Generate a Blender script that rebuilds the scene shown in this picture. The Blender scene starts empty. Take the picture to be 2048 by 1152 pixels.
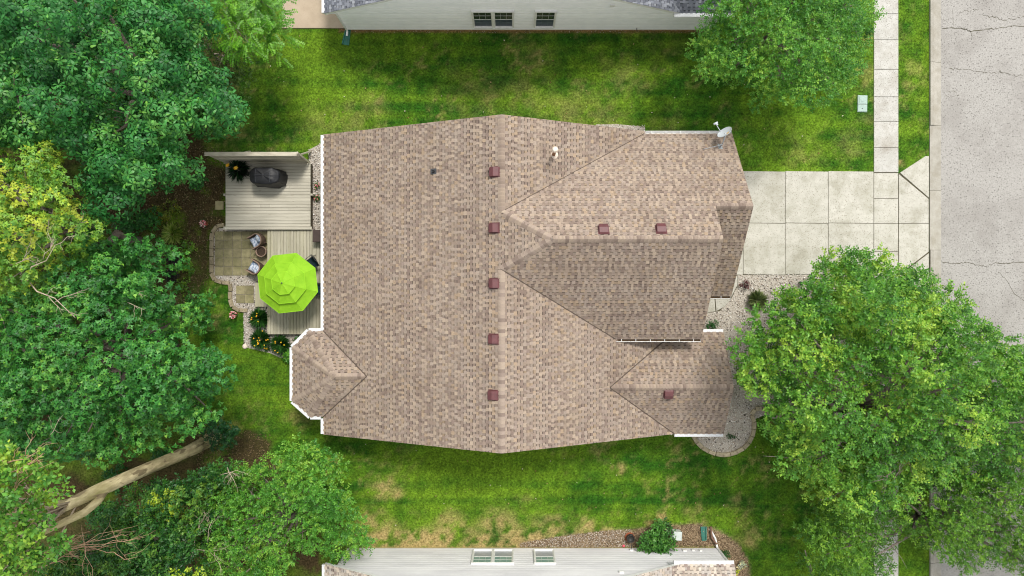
import bpy, math, random
import numpy as np
from mathutils import Matrix, Vector

# ---------------------------------------------------------------- camera, sky, sun, exposure
scene = bpy.context.scene
COL = scene.collection
F, D = 1384.0, 33.8                     # focal length in photo pixels, height of the drone
cam_d = bpy.data.cameras.new('camera'); cam = bpy.data.objects.new('camera', cam_d); COL.objects.link(cam)
cam.location = (0, 0, D); cam.rotation_euler = (0, 0, 0)
cam_d.sensor_width = 36; cam_d.lens = 36 * F / 2048; cam_d.clip_end = 3000; cam_d.clip_start = .1
scene.camera = cam
SUN_EL, SUN_AZ = math.radians(61), math.radians(26)      # azimuth from +Y towards +X
world = bpy.data.worlds.new('World'); scene.world = world; world.use_nodes = True
wn = world.node_tree.nodes; wl = world.node_tree.links; wn.clear()
w_sky = wn.new('ShaderNodeTexSky'); w_sky.sky_type = 'NISHITA'; w_sky.sun_disc = False
w_sky.sun_elevation = SUN_EL; w_sky.sun_rotation = SUN_AZ; w_sky.dust_density = 1.5; w_sky.air_density = 1; w_sky.ozone_density = 1
w_hs = wn.new('ShaderNodeHueSaturation'); w_hs.inputs['Saturation'].default_value = .10
w_bg = wn.new('ShaderNodeBackground'); w_bg.inputs['Strength'].default_value = .14
w_out = wn.new('ShaderNodeOutputWorld')
wl.new(w_sky.outputs[0], w_hs.inputs['Color']); wl.new(w_hs.outputs[0], w_bg.inputs[0]); wl.new(w_bg.outputs[0], w_out.inputs[0])
sun_d = bpy.data.lights.new('sun', 'SUN'); sun = bpy.data.objects.new('sun', sun_d); COL.objects.link(sun)
sun_d.energy = 1.45; sun_d.angle = math.radians(11); sun_d.color = (1, .95, .87)
sdir = Vector((math.sin(SUN_AZ) * math.cos(SUN_EL), math.cos(SUN_AZ) * math.cos(SUN_EL), math.sin(SUN_EL)))
sun.rotation_euler = sdir.to_track_quat('Z', 'Y').to_euler()
scene.view_settings.view_transform = 'Standard'; scene.view_settings.look = 'None'
scene.view_settings.gamma = 1; scene.view_settings.use_curve_mapping = False
scene.view_settings.exposure = 1.02
scene.cycles.filter_width = 1.1; scene.cycles.max_bounces = 7; scene.cycles.transparent_max_bounces = 8

R = random.Random(7); NR = np.random.default_rng(7)

# ---------------------------------------------------------------- helpers
def W(px, py, z=0.0):
    k = (D - z) / F
    return Vector(((px - 1024) * k, (576 - py) * k, z))
def XY(px, py, z=0.0):
    v = W(px, py, z); return (v.x, v.y)
def lin(c):
    return tuple(((v / 255) / 12.92 if v / 255 <= .04045 else (((v / 255) + .055) / 1.055) ** 2.4) for v in c)

class MB:
    def __init__(s): s.v = []; s.f = []
    def add(s, vs, fs):
        b = len(s.v); s.v += [tuple(v) for v in vs]; s.f += [tuple(i + b for i in f) for f in fs]; return s
    def prism(s, poly, z0, z1, c=0.0):
        n = len(poly); cx = sum(p[0] for p in poly) / n; cy = sum(p[1] for p in poly) / n
        a = sum(poly[i][0] * poly[(i + 1) % n][1] - poly[(i + 1) % n][0] * poly[i][1] for i in range(n))
        if a < 0: poly = poly[::-1]
        vs = [(x, y, z0) for x, y in poly]
        if c:
            vs += [(x, y, z1 - c) for x, y in poly]
            ins = []
            for x, y in poly:
                d = math.hypot(cx - x, cy - y) or 1
                ins.append((x + (cx - x) / d * c * 1.4, y + (cy - y) / d * c * 1.4, z1))
            vs += ins; L = 3
        else:
            vs += [(x, y, z1) for x, y in poly]; L = 2
        fs = [tuple(range(n))[::-1], tuple(range((L - 1) * n, L * n))]
        for l in range(L - 1):
            for i in range(n):
                j = (i + 1) % n; fs.append((l * n + i, l * n + j, (l + 1) * n + j, (l + 1) * n + i))
        return s.add(vs, fs)
    def box(s, x0, x1, y0, y1, z0, z1, c=0.0):
        return s.prism([(x0, y0), (x1, y0), (x1, y1), (x0, y1)], z0, z1, c)
    def rbox(s, cx, cy, lx, ly, z0, z1, rot=0.0, c=0.0):
        co, si = math.cos(rot), math.sin(rot)
        return s.prism([(cx + a * lx / 2 * co - b * ly / 2 * si, cy + a * lx / 2 * si + b * ly / 2 * co)
                        for a, b in ((-1, -1), (1, -1), (1, 1), (-1, 1))], z0, z1, c)
    def tube(s, pts, rad, n=8, cap=True):
        pts = [Vector(p) for p in pts]
        if not isinstance(rad, (list, tuple)): rad = [rad] * len(pts)
        vs = []; prev = None
        for i, p in enumerate(pts):
            t = (pts[min(i + 1, len(pts) - 1)] - pts[max(i - 1, 0)]).normalized()
            if prev is None:
                a = Vector((0, 0, 1)) if abs(t.z) < .9 else Vector((1, 0, 0))
                prev = t.cross(a).normalized()
            prev = (prev - t * prev.dot(t)).normalized(); q = t.cross(prev)
            for k in range(n):
                an = 2 * math.pi * k / n
                vs.append(p + (prev * math.cos(an) + q * math.sin(an)) * rad[i])
        fs = []
        for i in range(len(pts) - 1):
            for k in range(n):
                l = (k + 1) % n; fs.append((i * n + k, i * n + l, (i + 1) * n + l, (i + 1) * n + k))
        if cap: fs += [tuple(range(n))[::-1], tuple(range((len(pts) - 1) * n, len(pts) * n))]
        return s.add(vs, fs)
    def lathe(s, prof, cx, cy, n=20, cz=0.0):
        vs = []; fs = []
        for r, z in prof:
            for k in range(n):
                a = 2 * math.pi * k / n; vs.append((cx + r * math.cos(a), cy + r * math.sin(a), cz + z))
        for i in range(len(prof) - 1):
            for k in range(n):
                l = (k + 1) % n; fs.append((i * n + k, i * n + l, (i + 1) * n + l, (i + 1) * n + k))
        fs.append(tuple(range((len(prof) - 1) * n, len(prof) * n)))
        return s.add(vs, fs)
    def bar(s, p, q, w, h):
        p = Vector(p); q = Vector(q); t = (q - p).normalized()
        a = Vector((0, 0, 1)) if abs(t.z) < .95 else Vector((1, 0, 0))
        u = t.cross(a).normalized() * w / 2; v = u.normalized().cross(t) * h / 2
        vs = [e + su * u + sv * v for e in (p, q) for su, sv in ((-1, -1), (1, -1), (1, 1), (-1, 1))]
        return s.add(vs, [(3, 2, 1, 0), (4, 5, 6, 7), (0, 1, 5, 4), (1, 2, 6, 5), (2, 3, 7, 6), (3, 0, 4, 7)])
    def xf(s, M):
        s.v = [tuple(M @ Vector(v)) for v in s.v]; return s
    def build(s, name, m, parent=None, smooth=False, kind=None):
        me = bpy.data.meshes.new(name); me.from_pydata(s.v, [], s.f); me.update()
        return link(name, me, m, parent, smooth, kind)

def link(name, me, m, parent=None, smooth=False, kind=None, loc=None):
    o = bpy.data.objects.new(name, me); COL.objects.link(o)
    if m is not None and me is not None and not me.materials:
        me.materials.append(M[m] if isinstance(m, str) else m)
    if loc is not None: o.location = loc
    if parent is not None:
        o.parent = parent
        o.matrix_parent_inverse = Matrix.Translation(-Vector(parent.get('_w', (0, 0, 0))))
    if smooth: me.shade_smooth() if hasattr(me, 'shade_smooth') else None
    if kind: o['kind'] = kind
    return o
EMPT = []
def thing(name, label, cat, loc, group=None):
    o = bpy.data.objects.new(name, None); COL.objects.link(o); o.location = loc; o.empty_display_size = .2
    o['_w'] = tuple(loc); o['label'] = label; o['category'] = cat
    if group: o['group'] = group
    EMPT.append(o); return o
def tag(o, label, cat, group=None, kind=None):
    o['label'] = label; o['category'] = cat
    if group: o['group'] = group
    if kind: o['kind'] = kind
    return o
def struct(o): o['kind'] = 'structure'; return o
def np_mesh(name, v, f, cols=None):
    """v (N,3) f (M,k) equal-sided faces, cols (N,3) point colours"""
    me = bpy.data.meshes.new(name); n, k = f.shape
    me.vertices.add(len(v)); me.vertices.foreach_set('co', np.ascontiguousarray(v, dtype=np.float32).ravel())
    me.loops.add(n * k); me.loops.foreach_set('vertex_index', f.astype(np.int32).ravel())
    me.polygons.add(n); me.polygons.foreach_set('loop_start', np.arange(0, n * k, k, dtype=np.int32))
    if cols is not None: set_cols(me, cols)
    me.update(calc_edges=True); return me
def set_cols(me, cols):
    a = me.attributes.new('tint', 'FLOAT_COLOR', 'POINT')
    c = np.ones((len(cols), 4), np.float32); c[:, :3] = cols; a.data.foreach_set('color', c.ravel())

# numpy value noise
_lat = NR.random((256, 256))
def vnoise(x, y):
    xi = np.floor(x).astype(int); yi = np.floor(y).astype(int); fx = x - xi; fy = y - yi
    fx = fx * fx * (3 - 2 * fx); fy = fy * fy * (3 - 2 * fy)
    g = lambda i, j: _lat[i & 255, j & 255]
    return (g(xi, yi) * (1 - fx) + g(xi + 1, yi) * fx) * (1 - fy) + (g(xi, yi + 1) * (1 - fx) + g(xi + 1, yi + 1) * fx) * fy
def fbm(x, y, oct=4, s=1.0):
    t = 0; a = .5; n = 0
    for i in range(oct):
        t = t + a * vnoise(x * s + 17.3 * i, y * s - 9.1 * i); n += a; a *= .55; s *= 2.1
    return t / n
def pip(x, y, poly):
    ins = np.zeros(x.shape, bool); n = len(poly)
    for i in range(n):
        x0, y0 = poly[i]; x1, y1 = poly[(i + 1) % n]
        c = ((y0 > y) != (y1 > y)) & (x < (x1 - x0) * (y - y0) / ((y1 - y0) or 1e-9) + x0); ins ^= c
    return ins
def edge_d(x, y, poly):
    d = np.full(x.shape, 1e9); n = len(poly)
    for i in range(n):
        x0, y0 = poly[i]; x1, y1 = poly[(i + 1) % n]; dx, dy = x1 - x0, y1 - y0
        t = np.clip(((x - x0) * dx + (y - y0) * dy) / (dx * dx + dy * dy + 1e-12), 0, 1)
        d = np.minimum(d, np.hypot(x - x0 - t * dx, y - y0 - t * dy))
    return d

# ---------------------------------------------------------------- materials
M = {}
def nmat(name, c1, c2=None, scale=4, rough=.85, bump=0, bscale=60, spec=.3, rand=0, attr=False, lo=.35, hi=.65,
         spots=None, sscale=120, sth=.62, stain=None, stscale=.7, translucent=0, metal=0, stretch=None, coat=0, ridge=None):
    m = bpy.data.materials.new(name); m.use_nodes = True; nt = m.node_tree; N = nt.nodes; L = nt.links
    b = N['Principled BSDF']; b.inputs['Roughness'].default_value = rough; b.inputs['Specular IOR Level'].default_value = spec
    b.inputs['Metallic'].default_value = metal; b.inputs['Coat Weight'].default_value = coat
    tc = N.new('ShaderNodeTexCoord'); src = tc.outputs['Object']
    if stretch:
        mp = N.new('ShaderNodeMapping'); mp.inputs['Scale'].default_value = stretch; L.new(src, mp.inputs[0]); src = mp.outputs[0]
    def noise(sc, det=5, rgh=.6):
        n = N.new('ShaderNodeTexNoise'); n.inputs['Scale'].default_value = sc; n.inputs['Detail'].default_value = det
        n.inputs['Roughness'].default_value = rgh; L.new(src, n.inputs['Vector']); return n.outputs['Fac']
    def ramp(f, a, bb):
        r = N.new('ShaderNodeMapRange'); r.inputs[1].default_value = a; r.inputs[2].default_value = bb; L.new(f, r.inputs[0]); return r.outputs[0]
    def mix(f, a, bb, mode='MIX'):
        x = N.new('ShaderNodeMix'); x.data_type = 'RGBA'; x.blend_type = mode
        for s, i in ((f, 0), (a, 6), (bb, 7)):
            if isinstance(s, (tuple, list)): x.inputs[i].default_value = (*s, 1)
            elif isinstance(s, (int, float)): x.inputs[i].default_value = s
            else: L.new(s, x.inputs[i])
        return x.outputs[2]
    col = mix(ramp(noise(scale), lo, hi), lin(c1), lin(c2 or c1))
    if stain: col = mix(ramp(noise(stscale, 6, .7), .46, .72), col, lin(stain))
    if spots: col = mix(ramp(noise(sscale, 2, .5), sth, sth + .06), col, lin(spots))
    if attr:
        at = N.new('ShaderNodeAttribute'); at.attribute_name = 'tint'; col = mix(1.0, col, at.outputs['Color'], 'MULTIPLY')
    if ridge:
        oi = N.new('ShaderNodeObjectInfo'); cr = N.new('ShaderNodeValToRGB'); cr.color_ramp.interpolation = 'CONSTANT'
        for i, c_ in enumerate(ridge):
            e_ = cr.color_ramp.elements[i] if i < 2 else cr.color_ramp.elements.new(.5)
            e_.color = (*lin(c_), 1)
        for i, e_ in enumerate(cr.color_ramp.elements): e_.position = i / len(ridge)
        L.new(oi.outputs['Random'], cr.inputs[0]); col = mix(1.0, col, cr.outputs[0], 'MULTIPLY')
    if rand:
        oi = N.new('ShaderNodeObjectInfo'); hs = N.new('ShaderNodeHueSaturation')
        mr = N.new('ShaderNodeMapRange'); mr.inputs[3].default_value = 1 - rand; mr.inputs[4].default_value = 1 + rand
        L.new(oi.outputs['Random'], mr.inputs[0]); L.new(mr.outputs[0], hs.inputs['Value']); L.new(col, hs.inputs['Color']); col = hs.outputs[0]
    L.new(col, b.inputs['Base Color'])
    if bump:
        bp = N.new('ShaderNodeBump'); bp.inputs['Strength'].default_value = bump; bp.inputs['Distance'].default_value = .02
        L.new(noise(bscale, 4), bp.inputs['Height']); L.new(bp.outputs[0], b.inputs['Normal'])
    if translucent:
        tr = N.new('ShaderNodeBsdfTranslucent'); L.new(col, tr.inputs[0]); ms = N.new('ShaderNodeMixShader')
        ms.inputs[0].default_value = translucent; out = N['Material Output']
        L.new(b.outputs[0], ms.inputs[1]); L.new(tr.outputs[0], ms.inputs[2]); L.new(ms.outputs[0], out.inputs[0])
    M[name] = m; return m
WHITE = (255, 255, 255)
nmat('ground', WHITE, (128, 132, 118), scale=11, lo=.3, hi=.7, attr=True, bump=.8, bscale=25, rough=.95, spec=.1)
nmat('grass', WHITE, (150, 158, 130), scale=9, lo=.32, hi=.68, attr=True, rough=.7, spec=.2, translucent=.25)
nmat('asphalt', (166, 163, 158), (144, 141, 136), scale=15, lo=.3, hi=.7, bump=.8, bscale=30, spots=(108, 105, 101), sscale=14, sth=.6, stain=(136, 132, 127), stscale=.45, rough=.9)
nmat('crack', (70, 66, 58), (88, 84, 66), scale=6)
nmat('concrete', (187, 184, 174), (175, 172, 161), scale=3, bump=.25, bscale=70, spots=(128, 123, 110), sscale=22, sth=.6, stain=(152, 149, 134), stscale=.9, rand=.05)
nmat('concrete_walk', (186, 184, 178), (175, 173, 166), scale=3, bump=.25, bscale=70, spots=(118, 112, 104), sscale=24, sth=.6, stain=(152, 146, 136), stscale=.9, rand=.05)
nmat('concrete_tan', (178, 162, 142), (168, 152, 132), scale=2, bump=.2, bscale=60, spots=(140, 128, 112), sscale=30, sth=.66)
nmat('concrete_curb', (166, 162, 152), (153, 149, 139), scale=3, bump=.3, bscale=60, spots=(130, 124, 112), sscale=40, sth=.6, stain=(140, 134, 120), stscale=1.3, rand=.05)
nmat('joint', (70, 66, 52), (92, 86, 66), scale=8)
nmat('shingle', WHITE, (224, 222, 220), scale=28, stain=(222, 219, 216), stscale=.4, attr=True, bump=.35, bscale=220, rough=.95, spec=.15)
nmat('ridge_shingle', (250, 248, 246), (226, 222, 218), scale=3.0, ridge=[(156, 142, 130), (144, 130, 119), (160, 146, 132), (153, 139, 127), (130, 116, 107), (155, 141, 128), (163, 149, 134), (141, 127, 117), (154, 140, 129)], bump=.35, bscale=200, rough=.95, spec=.15, lo=.42, hi=.58)
nmat('ridge_grey', (120, 122, 130), (98, 100, 108), scale=3.0, rand=.2, bump=.35, bscale=200, rough=.95, spec=.15)
nmat('roof_board', (92, 80, 70), (78, 68, 60), scale=4)
nmat('white_metal', (226, 226, 224), (212, 212, 208), scale=5, rough=.45, spec=.4)
nmat('guard', (222, 223, 224), (196, 197, 199), scale=26, rough=.5, spec=.4, spots=(150, 150, 150), sscale=90, sth=.6)
nmat('debris', (86, 66, 42), (54, 42, 30), scale=20, rough=.95)
nmat('siding_white', (246, 247, 248), (238, 240, 242), scale=2, rough=.55, spec=.35, rand=.03)
nmat('siding_grey', (222, 221, 222), (204, 203, 206), scale=2, rough=.6, spec=.3, rand=.03, stretch=(.25, 1, 1))
nmat('siding_tan', (196, 186, 170), (188, 178, 162), scale=2, rough=.6)
nmat('foundation', (188, 176, 128), (168, 158, 118), scale=6, bump=.4)
nmat('glass_dark', (36, 42, 44), (64, 66, 64), scale=2.2, rough=.06, spec=.6)
nmat('glass_screen', (52, 62, 76), (68, 78, 92), scale=2.2, rough=.35, spec=.5)
nmat('glass_teal', (132, 160, 152), (112, 142, 136), scale=3, rough=.1, spec=.6)
nmat('glass_blind', (164, 168, 172), (146, 150, 156), scale=6, rough=.25, spec=.5, stretch=(.3, 1, 5))
nmat('vent_brown', (98, 56, 58), (84, 49, 51), scale=5, rough=.5, spec=.4)
nmat('pipe_white', (226, 214, 200), (212, 196, 178), scale=9, rough=.5)
nmat('pipe_rust', (150, 112, 84), (120, 88, 66), scale=20, rough=.7)
nmat('lead', (86, 88, 90), (66, 66, 68), scale=20, rough=.5, metal=.3)
nmat('dish_grey', (196, 202, 206), (186, 192, 197), scale=3, rough=.45, spec=.45)
nmat('sticker', (226, 176, 70))
nmat('galv', (176, 180, 184), (150, 154, 158), scale=15, rough=.4, metal=.5)
nmat('deck_wood', (188, 183, 168), (168, 163, 148), scale=5, rough=.85, bump=.3, bscale=40, rand=.07, stretch=(.12, 1.6, 1), spots=(112, 102, 86), sscale=16, sth=.68)
nmat('deck_wood_y', (180, 175, 156), (158, 153, 134), scale=5, rough=.85, bump=.3, bscale=40, rand=.07, stretch=(1.6, .12, 1), stain=(150, 146, 98), stscale=.35, spots=(112, 102, 86), sscale=16, sth=.68)
nmat('deck_dark', (96, 88, 72), (78, 70, 58), scale=6)
nmat('screen_wood', (192, 184, 166), (164, 156, 140), scale=6, rough=.85, rand=.06, stretch=(.3, 1, 1))
nmat('grill_cloth', (22, 23, 26), (30, 31, 35), scale=5, rough=.5, spec=.35, bump=.25, bscale=14)
nmat('grill_seam', (70, 72, 77), (58, 60, 66), scale=9, rough=.5)
nmat('paver', (152, 144, 110), (126, 119, 90), scale=6, bump=.4, bscale=60, rand=.16, stain=(112, 110, 74), stscale=1.6, spots=(92, 88, 64), sscale=40, sth=.62)
nmat('paver_tan', (166, 156, 120), (150, 142, 108), scale=6, bump=.3)
nmat('edging', (160, 148, 122), (134, 122, 100), scale=6, bump=.6, bscale=40, rand=.14, spots=(86, 78, 60), sscale=30, sth=.6)
nmat('edging_tan', (176, 164, 138), (152, 141, 118), scale=6, bump=.6, bscale=40, rand=.12, spots=(110, 100, 80), sscale=30, sth=.62)
nmat('pebble', WHITE, (225, 220, 215), scale=30, attr=True, rough=.8)
nmat('gravel_base', (200, 193, 182), (140, 131, 120), scale=30, bump=.8, bscale=40)
nmat('chips', WHITE, (220, 215, 210), scale=30, attr=True, rough=.95)
nmat('lime_cloth', (138, 186, 42), (128, 178, 34), scale=3, rough=.75, spec=.2, translucent=.07, bump=.7, bscale=5, stain=(116, 166, 30), stscale=2.0)
nmat('lime_trim', (150, 204, 44), rough=.8)
nmat('dark_metal', (40, 40, 42), (52, 52, 54), scale=9, rough=.4, spec=.5)
nmat('wicker', (104, 84, 70), (72, 58, 48), scale=60, rough=.8, bump=.8, bscale=90)
nmat('wicker_light', (156, 132, 116), (128, 106, 92), scale=50, rough=.8, bump=.6, bscale=90)
nmat('cushion', (206, 212, 222), (120, 138, 166), scale=11, rough=.9, lo=.44, hi=.56)
nmat('sling', (16, 46, 58), (12, 26, 34), scale=18, rough=.6)
nmat('sling_pattern', (16, 60, 66), (14, 24, 34), scale=14, rough=.6, lo=.47, hi=.53)
nmat('box_brown', (72, 58, 54), (64, 52, 48), scale=6, rough=.6)
nmat('soil', (70, 54, 42), (50, 40, 32), scale=20, bump=.8, bscale=40)
nmat('pot_dark', (44, 44, 42), (56, 54, 50), scale=8, rough=.5)
nmat('terracotta', (152, 84, 56), (132, 74, 50), scale=8, rough=.8)
nmat('leaf', WHITE, (226, 230, 214), scale=1.4, attr=True, rough=.45, spec=.4, translucent=.28)
nmat('flower', WHITE, WHITE, attr=True, rough=.7, translucent=.2)
nmat('bark', (204, 190, 150), (160, 145, 112), scale=6, rough=.95, bump=1.0, bscale=9, stain=(138, 132, 84), stscale=1.2, stretch=(1, 1, .25), spots=(132, 118, 90), sscale=5, sth=.56)
nmat('bark_grey', (130, 120, 110), (96, 88, 80), scale=8, rough=.95, bump=.8, bscale=24)
nmat('dead_wood', (186, 170, 152), (160, 142, 124), scale=8, rough=.9)
nmat('dead_pink', (188, 154, 128), (160, 124, 100), scale=8, rough=.9)
nmat('lid_green', (160, 180, 172), (148, 168, 160), scale=9, rough=.6, spots=(120, 150, 142), sscale=50, sth=.64)
nmat('splash_green', (58, 118, 104), (50, 102, 90), scale=6, rough=.6)
nmat('unit_grey', (196, 204, 200), (182, 190, 186), scale=6, rough=.6)
nmat('downspout_brown', (120, 92, 76), (104, 80, 66), scale=6, rough=.6)
nmat('pink', (214, 96, 110), rough=.7)

# ---------------------------------------------------------------- ground and lawn
SOIL = [(-900, -700), (395, -700), (420, 60), (470, 140), (468, 200), (440, 260), (425, 320), (452, 330), (452, 455), (424, 452),
        (422, 560), (388, 600), (345, 640), (385, 720), (405, 830), (450, 850), (545, 884), (540, 915), (640, 1000), (700, 1060), (738, 1092), (620, 1400), (-900, 1900)]
MULCH = [(1040, 1086), (1110, 1074), (1180, 1064), (1260, 1058), (1330, 1052), (1400, 1047), (1445, 1066), (1478, 1088), (1496, 1120), (1502, 1200), (1430, 1200), (1430, 1096), (1040, 1096)]
DRY = [(765, 975, 26, .9), (790, 985, 14, .9), (745, 1045, 30, .8), (770, 1075, 34, .9), (900, 1068, 40, .9), (1000, 1070, 46, .9), (975, 1045, 14, .8), (1172, 1050, 16, 1), (1100, 1062, 40, .7),
       (1300, 1042, 12, 1), (1328, 1036, 14, 1), (1340, 1020, 8, .8), (1480, 1010, 20, .6), (1500, 1075, 22, .7), (1236, 935, 12, .8), (1050, 1000, 14, .3), (1400, 1030, 24, .5),
       (1725, 150, 26, .8), (1738, 80, 14, .8), (1730, 250, 24, .5), (1700, 290, 30, .35), (1828, 135, 14, .9), (1822, 175, 10, .8), (1806, 330, 8, .8),
       (720, 240, 50, .55), (640, 250, 40, .45), (930, 190, 60, .35), (1050, 185, 50, .45), (1130, 225, 40, .6), (1210, 235, 40, .55), (1260, 150, 36, .5), (1080, 105, 40, .35), (1190, 245, 60, .5), (1330, 250, 30, .4),
       (590, 835, 20, .5), (610, 850, 16, .5), (490, 260, 30, .25), (1325, 70, 60, .25), (560, 70, 20, .3), (1600, 300, 40, .3), (430, 650, 16, .4)]
def lawn_cols(X, Y):
    px = 1024 + X * F / D; py = 576 - Y * F / D
    j = (fbm(X, Y, 4, 1.3) - .5) * 60
    n1 = fbm(X + 50, Y, 4, .22); n2 = fbm(X, Y + 90, 4, .9); n3 = fbm(X + 5, Y + 31, 3, 5.0); n4 = fbm(X + 77, Y + 3, 2, 1.9)
    dry = np.zeros_like(X)
    for bx, by, br, st in DRY:
        d = np.hypot(px + j * .5 - bx, (py + j * .35 - by) * 1.1) / br
        dry = np.maximum(dry, st * np.clip(1.5 - d, 0, 1))
    south = np.clip((py - 1046 + j * .45) / 26, 0, 1.6) * (px > 700) * (px < 1240)
    dry = np.where(py < 300, dry * .42, dry * .8); dry = np.maximum(dry, south * .95)
    dry = dry * np.clip((fbm(X + 9, Y + 4, 3, 3.2) - .38) * 4.2 + .25, .05, 1.25); dry = np.clip(dry, 0, 1)
    sp = np.clip((n3 * .5 + n2 * .5 - .55) * 3.2, 0, .55) * np.clip((n1 - .3) * 3, 0, 1)      # thin tan flecks
    dry = np.clip(np.maximum(dry, sp), 0, 1)
    lush = np.clip((n1 * .6 + n4 * .4 - .36) * 3.6, 0, 1)
    stripe = (fbm(X * .12 + 4, Y * 2.6, 3, 1.0) - .42) * 1.5
    deep = np.array(lin((56, 108, 28))); mid = np.array(lin((114, 152, 40))); tan = np.array(lin((196, 174, 118)))
    t = np.clip(.9 * (1 - lush) + stripe, 0, 1.15)[..., None]
    c = deep * (1 - t) + mid * t
    c = c * (.62 + .76 * fbm(X + 3, Y + 8, 2, 6.5))[..., None]
    c = c * (1 - dry[..., None]) + tan * dry[..., None]
    # bare soil
    sd = edge_d(px, py, SOIL) * np.where(pip(px, py, SOIL), 1, -1) + j * .55
    soil = np.clip(sd / 12 + .5, 0, 1)
    soil = soil * np.clip(1.25 - .9 * np.clip((n2 - .45) * 5, 0, 1), 0, 1)
    sc = np.array(lin((88, 74, 50)))[None] * (.6 + .9 * n3[..., None])
    sc = sc * (1 - .35 * lush[..., None]) + np.array(lin((70, 96, 38))) * .35 * lush[..., None]
    md = edge_d(px, py, MULCH) * np.where(pip(px, py, MULCH), 1, -1) + j * .12
    mul = np.clip(md / 5 + .5, 0, 1); mc = np.array(lin((160, 138, 112)))[None] * (.55 + .9 * n3[..., None])
    nb = np.clip((68 - py + j * .12) / 5, 0, 1) * (px > 680) * (px < 1420); nc = np.array(lin((156, 124, 84)))[None] * (.6 + .8 * n3[..., None])
    bare = soil
    c = c * (1 - soil[..., None]) + sc * soil[..., None]
    c = c * (1 - mul[..., None]) + mc * mul[..., None]
    c = c * (1 - nb[..., None]) + nc * nb[..., None]
    return c, np.maximum(np.maximum(soil, mul), nb), dry
gx = np.concatenate([[-900, -400, -200, -100, -60, -40], np.arange(-30, 30.01, .16), [40, 60, 100, 200, 400, 900]])
gy = np.concatenate([[-900, -400, -200, -100, -60, -30], np.arange(-18, 18.01, .16), [30, 60, 100, 200, 400, 900]])
GX, GY = np.meshgrid(gx, gy); gc, gb, gd = lawn_cols(GX.ravel(), GY.ravel())
nx, ny = len(gx), len(gy)
idx = np.arange(nx * ny).reshape(ny, nx)
gf = np.stack([idx[:-1, :-1], idx[:-1, 1:], idx[1:, 1:], idx[1:, :-1]], -1).reshape(-1, 4)
gme = np_mesh('ground', np.stack([GX.ravel(), GY.ravel(), np.zeros(nx * ny)], 1), gf, gc)
struct(link('ground', gme, 'ground'))

GRAVEL_F = [(1434, 549), (1760, 549), (1790, 700), (1640, 880), (1530, 830), (1509, 838), (1506, 868), (1488, 895), (1452, 908), (1415, 903), (1388, 872), (1330, 860), (1330, 640), (1405, 640)]
GRAVEL_B = [(617, 300), (646, 285), (646, 470), (536, 470), (536, 462), (428, 462), (428, 552), (434, 560), (462, 566), (464, 606), (476, 617), (487, 622), (488, 692), (540, 704), (566, 716), (600, 730), (646, 700), (646, 460), (622, 460)]
GRAVEL_N = [(1192, 250), (1290, 250), (1290, 300), (1192, 300)]
EXC = [[(640, 262), (1005, 240), (1480, 270), (1500, 550), (1450, 880), (1003, 900), (640, 860), (590, 800), (590, 690)],
       [(1440, 342), (1797, 346), (1850, 312), (1870, 312), (1870, 560), (1440, 551)], [(1746, -300), (1797, -300), (1797, 1500), (1746, 1500)], [(1857, -400), (3000, -400), (3000, 1700), (1857, 1700)],
       GRAVEL_F, GRAVEL_B, GRAVEL_N, [(447, 318), (624, 318), (645, 460), (645, 670), (534, 670), (534, 616), (505, 616), (420, 565), (420, 455), (447, 455)],
       [(563, -200), (700, -200), (700, 59), (563, 59)], [(600, 1094), (1436, 1094), (1436, 1500), (600, 1500)], [(696, -300), (1500, -300), (1500, 61), (696, 61)], [(1714, 190), (1736, 190), (1736, 225), (1714, 225)]]
def blades():
    n = 190000
    X = NR.uniform(-16.5, 21, n); Y = NR.uniform(-14.6, 14.6, n); px = 1024 + X * F / D; py = 576 - Y * F / D
    keep = np.ones(n, bool)
    for p in EXC: keep &= ~pip(px, py, p)
    X, Y = X[keep], Y[keep]; c, bare, dry = lawn_cols(X, Y)
    k = NR.random(len(X)) > np.clip(bare * 1.3 + dry * .35, 0, .97); X, Y, c = X[k], Y[k], c[k]
    B = 4; n = len(X) * B
    X = np.repeat(X, B) + NR.normal(0, .02, n); Y = np.repeat(Y, B) + NR.normal(0, .02, n); c = np.repeat(c, B, 0) * NR.uniform(.78, 1.4, (n, 1))
    c[:, 0] *= NR.uniform(.9, 1.15, n)
    a = NR.uniform(0, 6.283, n); l = NR.uniform(.03, .075, n); h = NR.uniform(.02, .055, n); w = NR.uniform(.006, .011, n)
    dx, dy = np.cos(a), np.sin(a); v = np.empty((n, 3, 3))
    v[:, 0] = np.stack([X - dy * w, Y + dx * w, np.full(n, -.002)], 1); v[:, 1] = np.stack([X + dy * w, Y - dx * w, np.full(n, -.002)], 1)
    v[:, 2] = np.stack([X + dx * l, Y + dy * l, h], 1)
    me = np_mesh('lawn_grass', v.reshape(-1, 3), np.arange(n * 3).reshape(-1, 3), np.repeat(c, 3, 0))
    tag(link('lawn_grass', me, 'grass'), 'short mown grass with dry tan patches around the houses', 'grass', kind='stuff')
blades()

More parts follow.
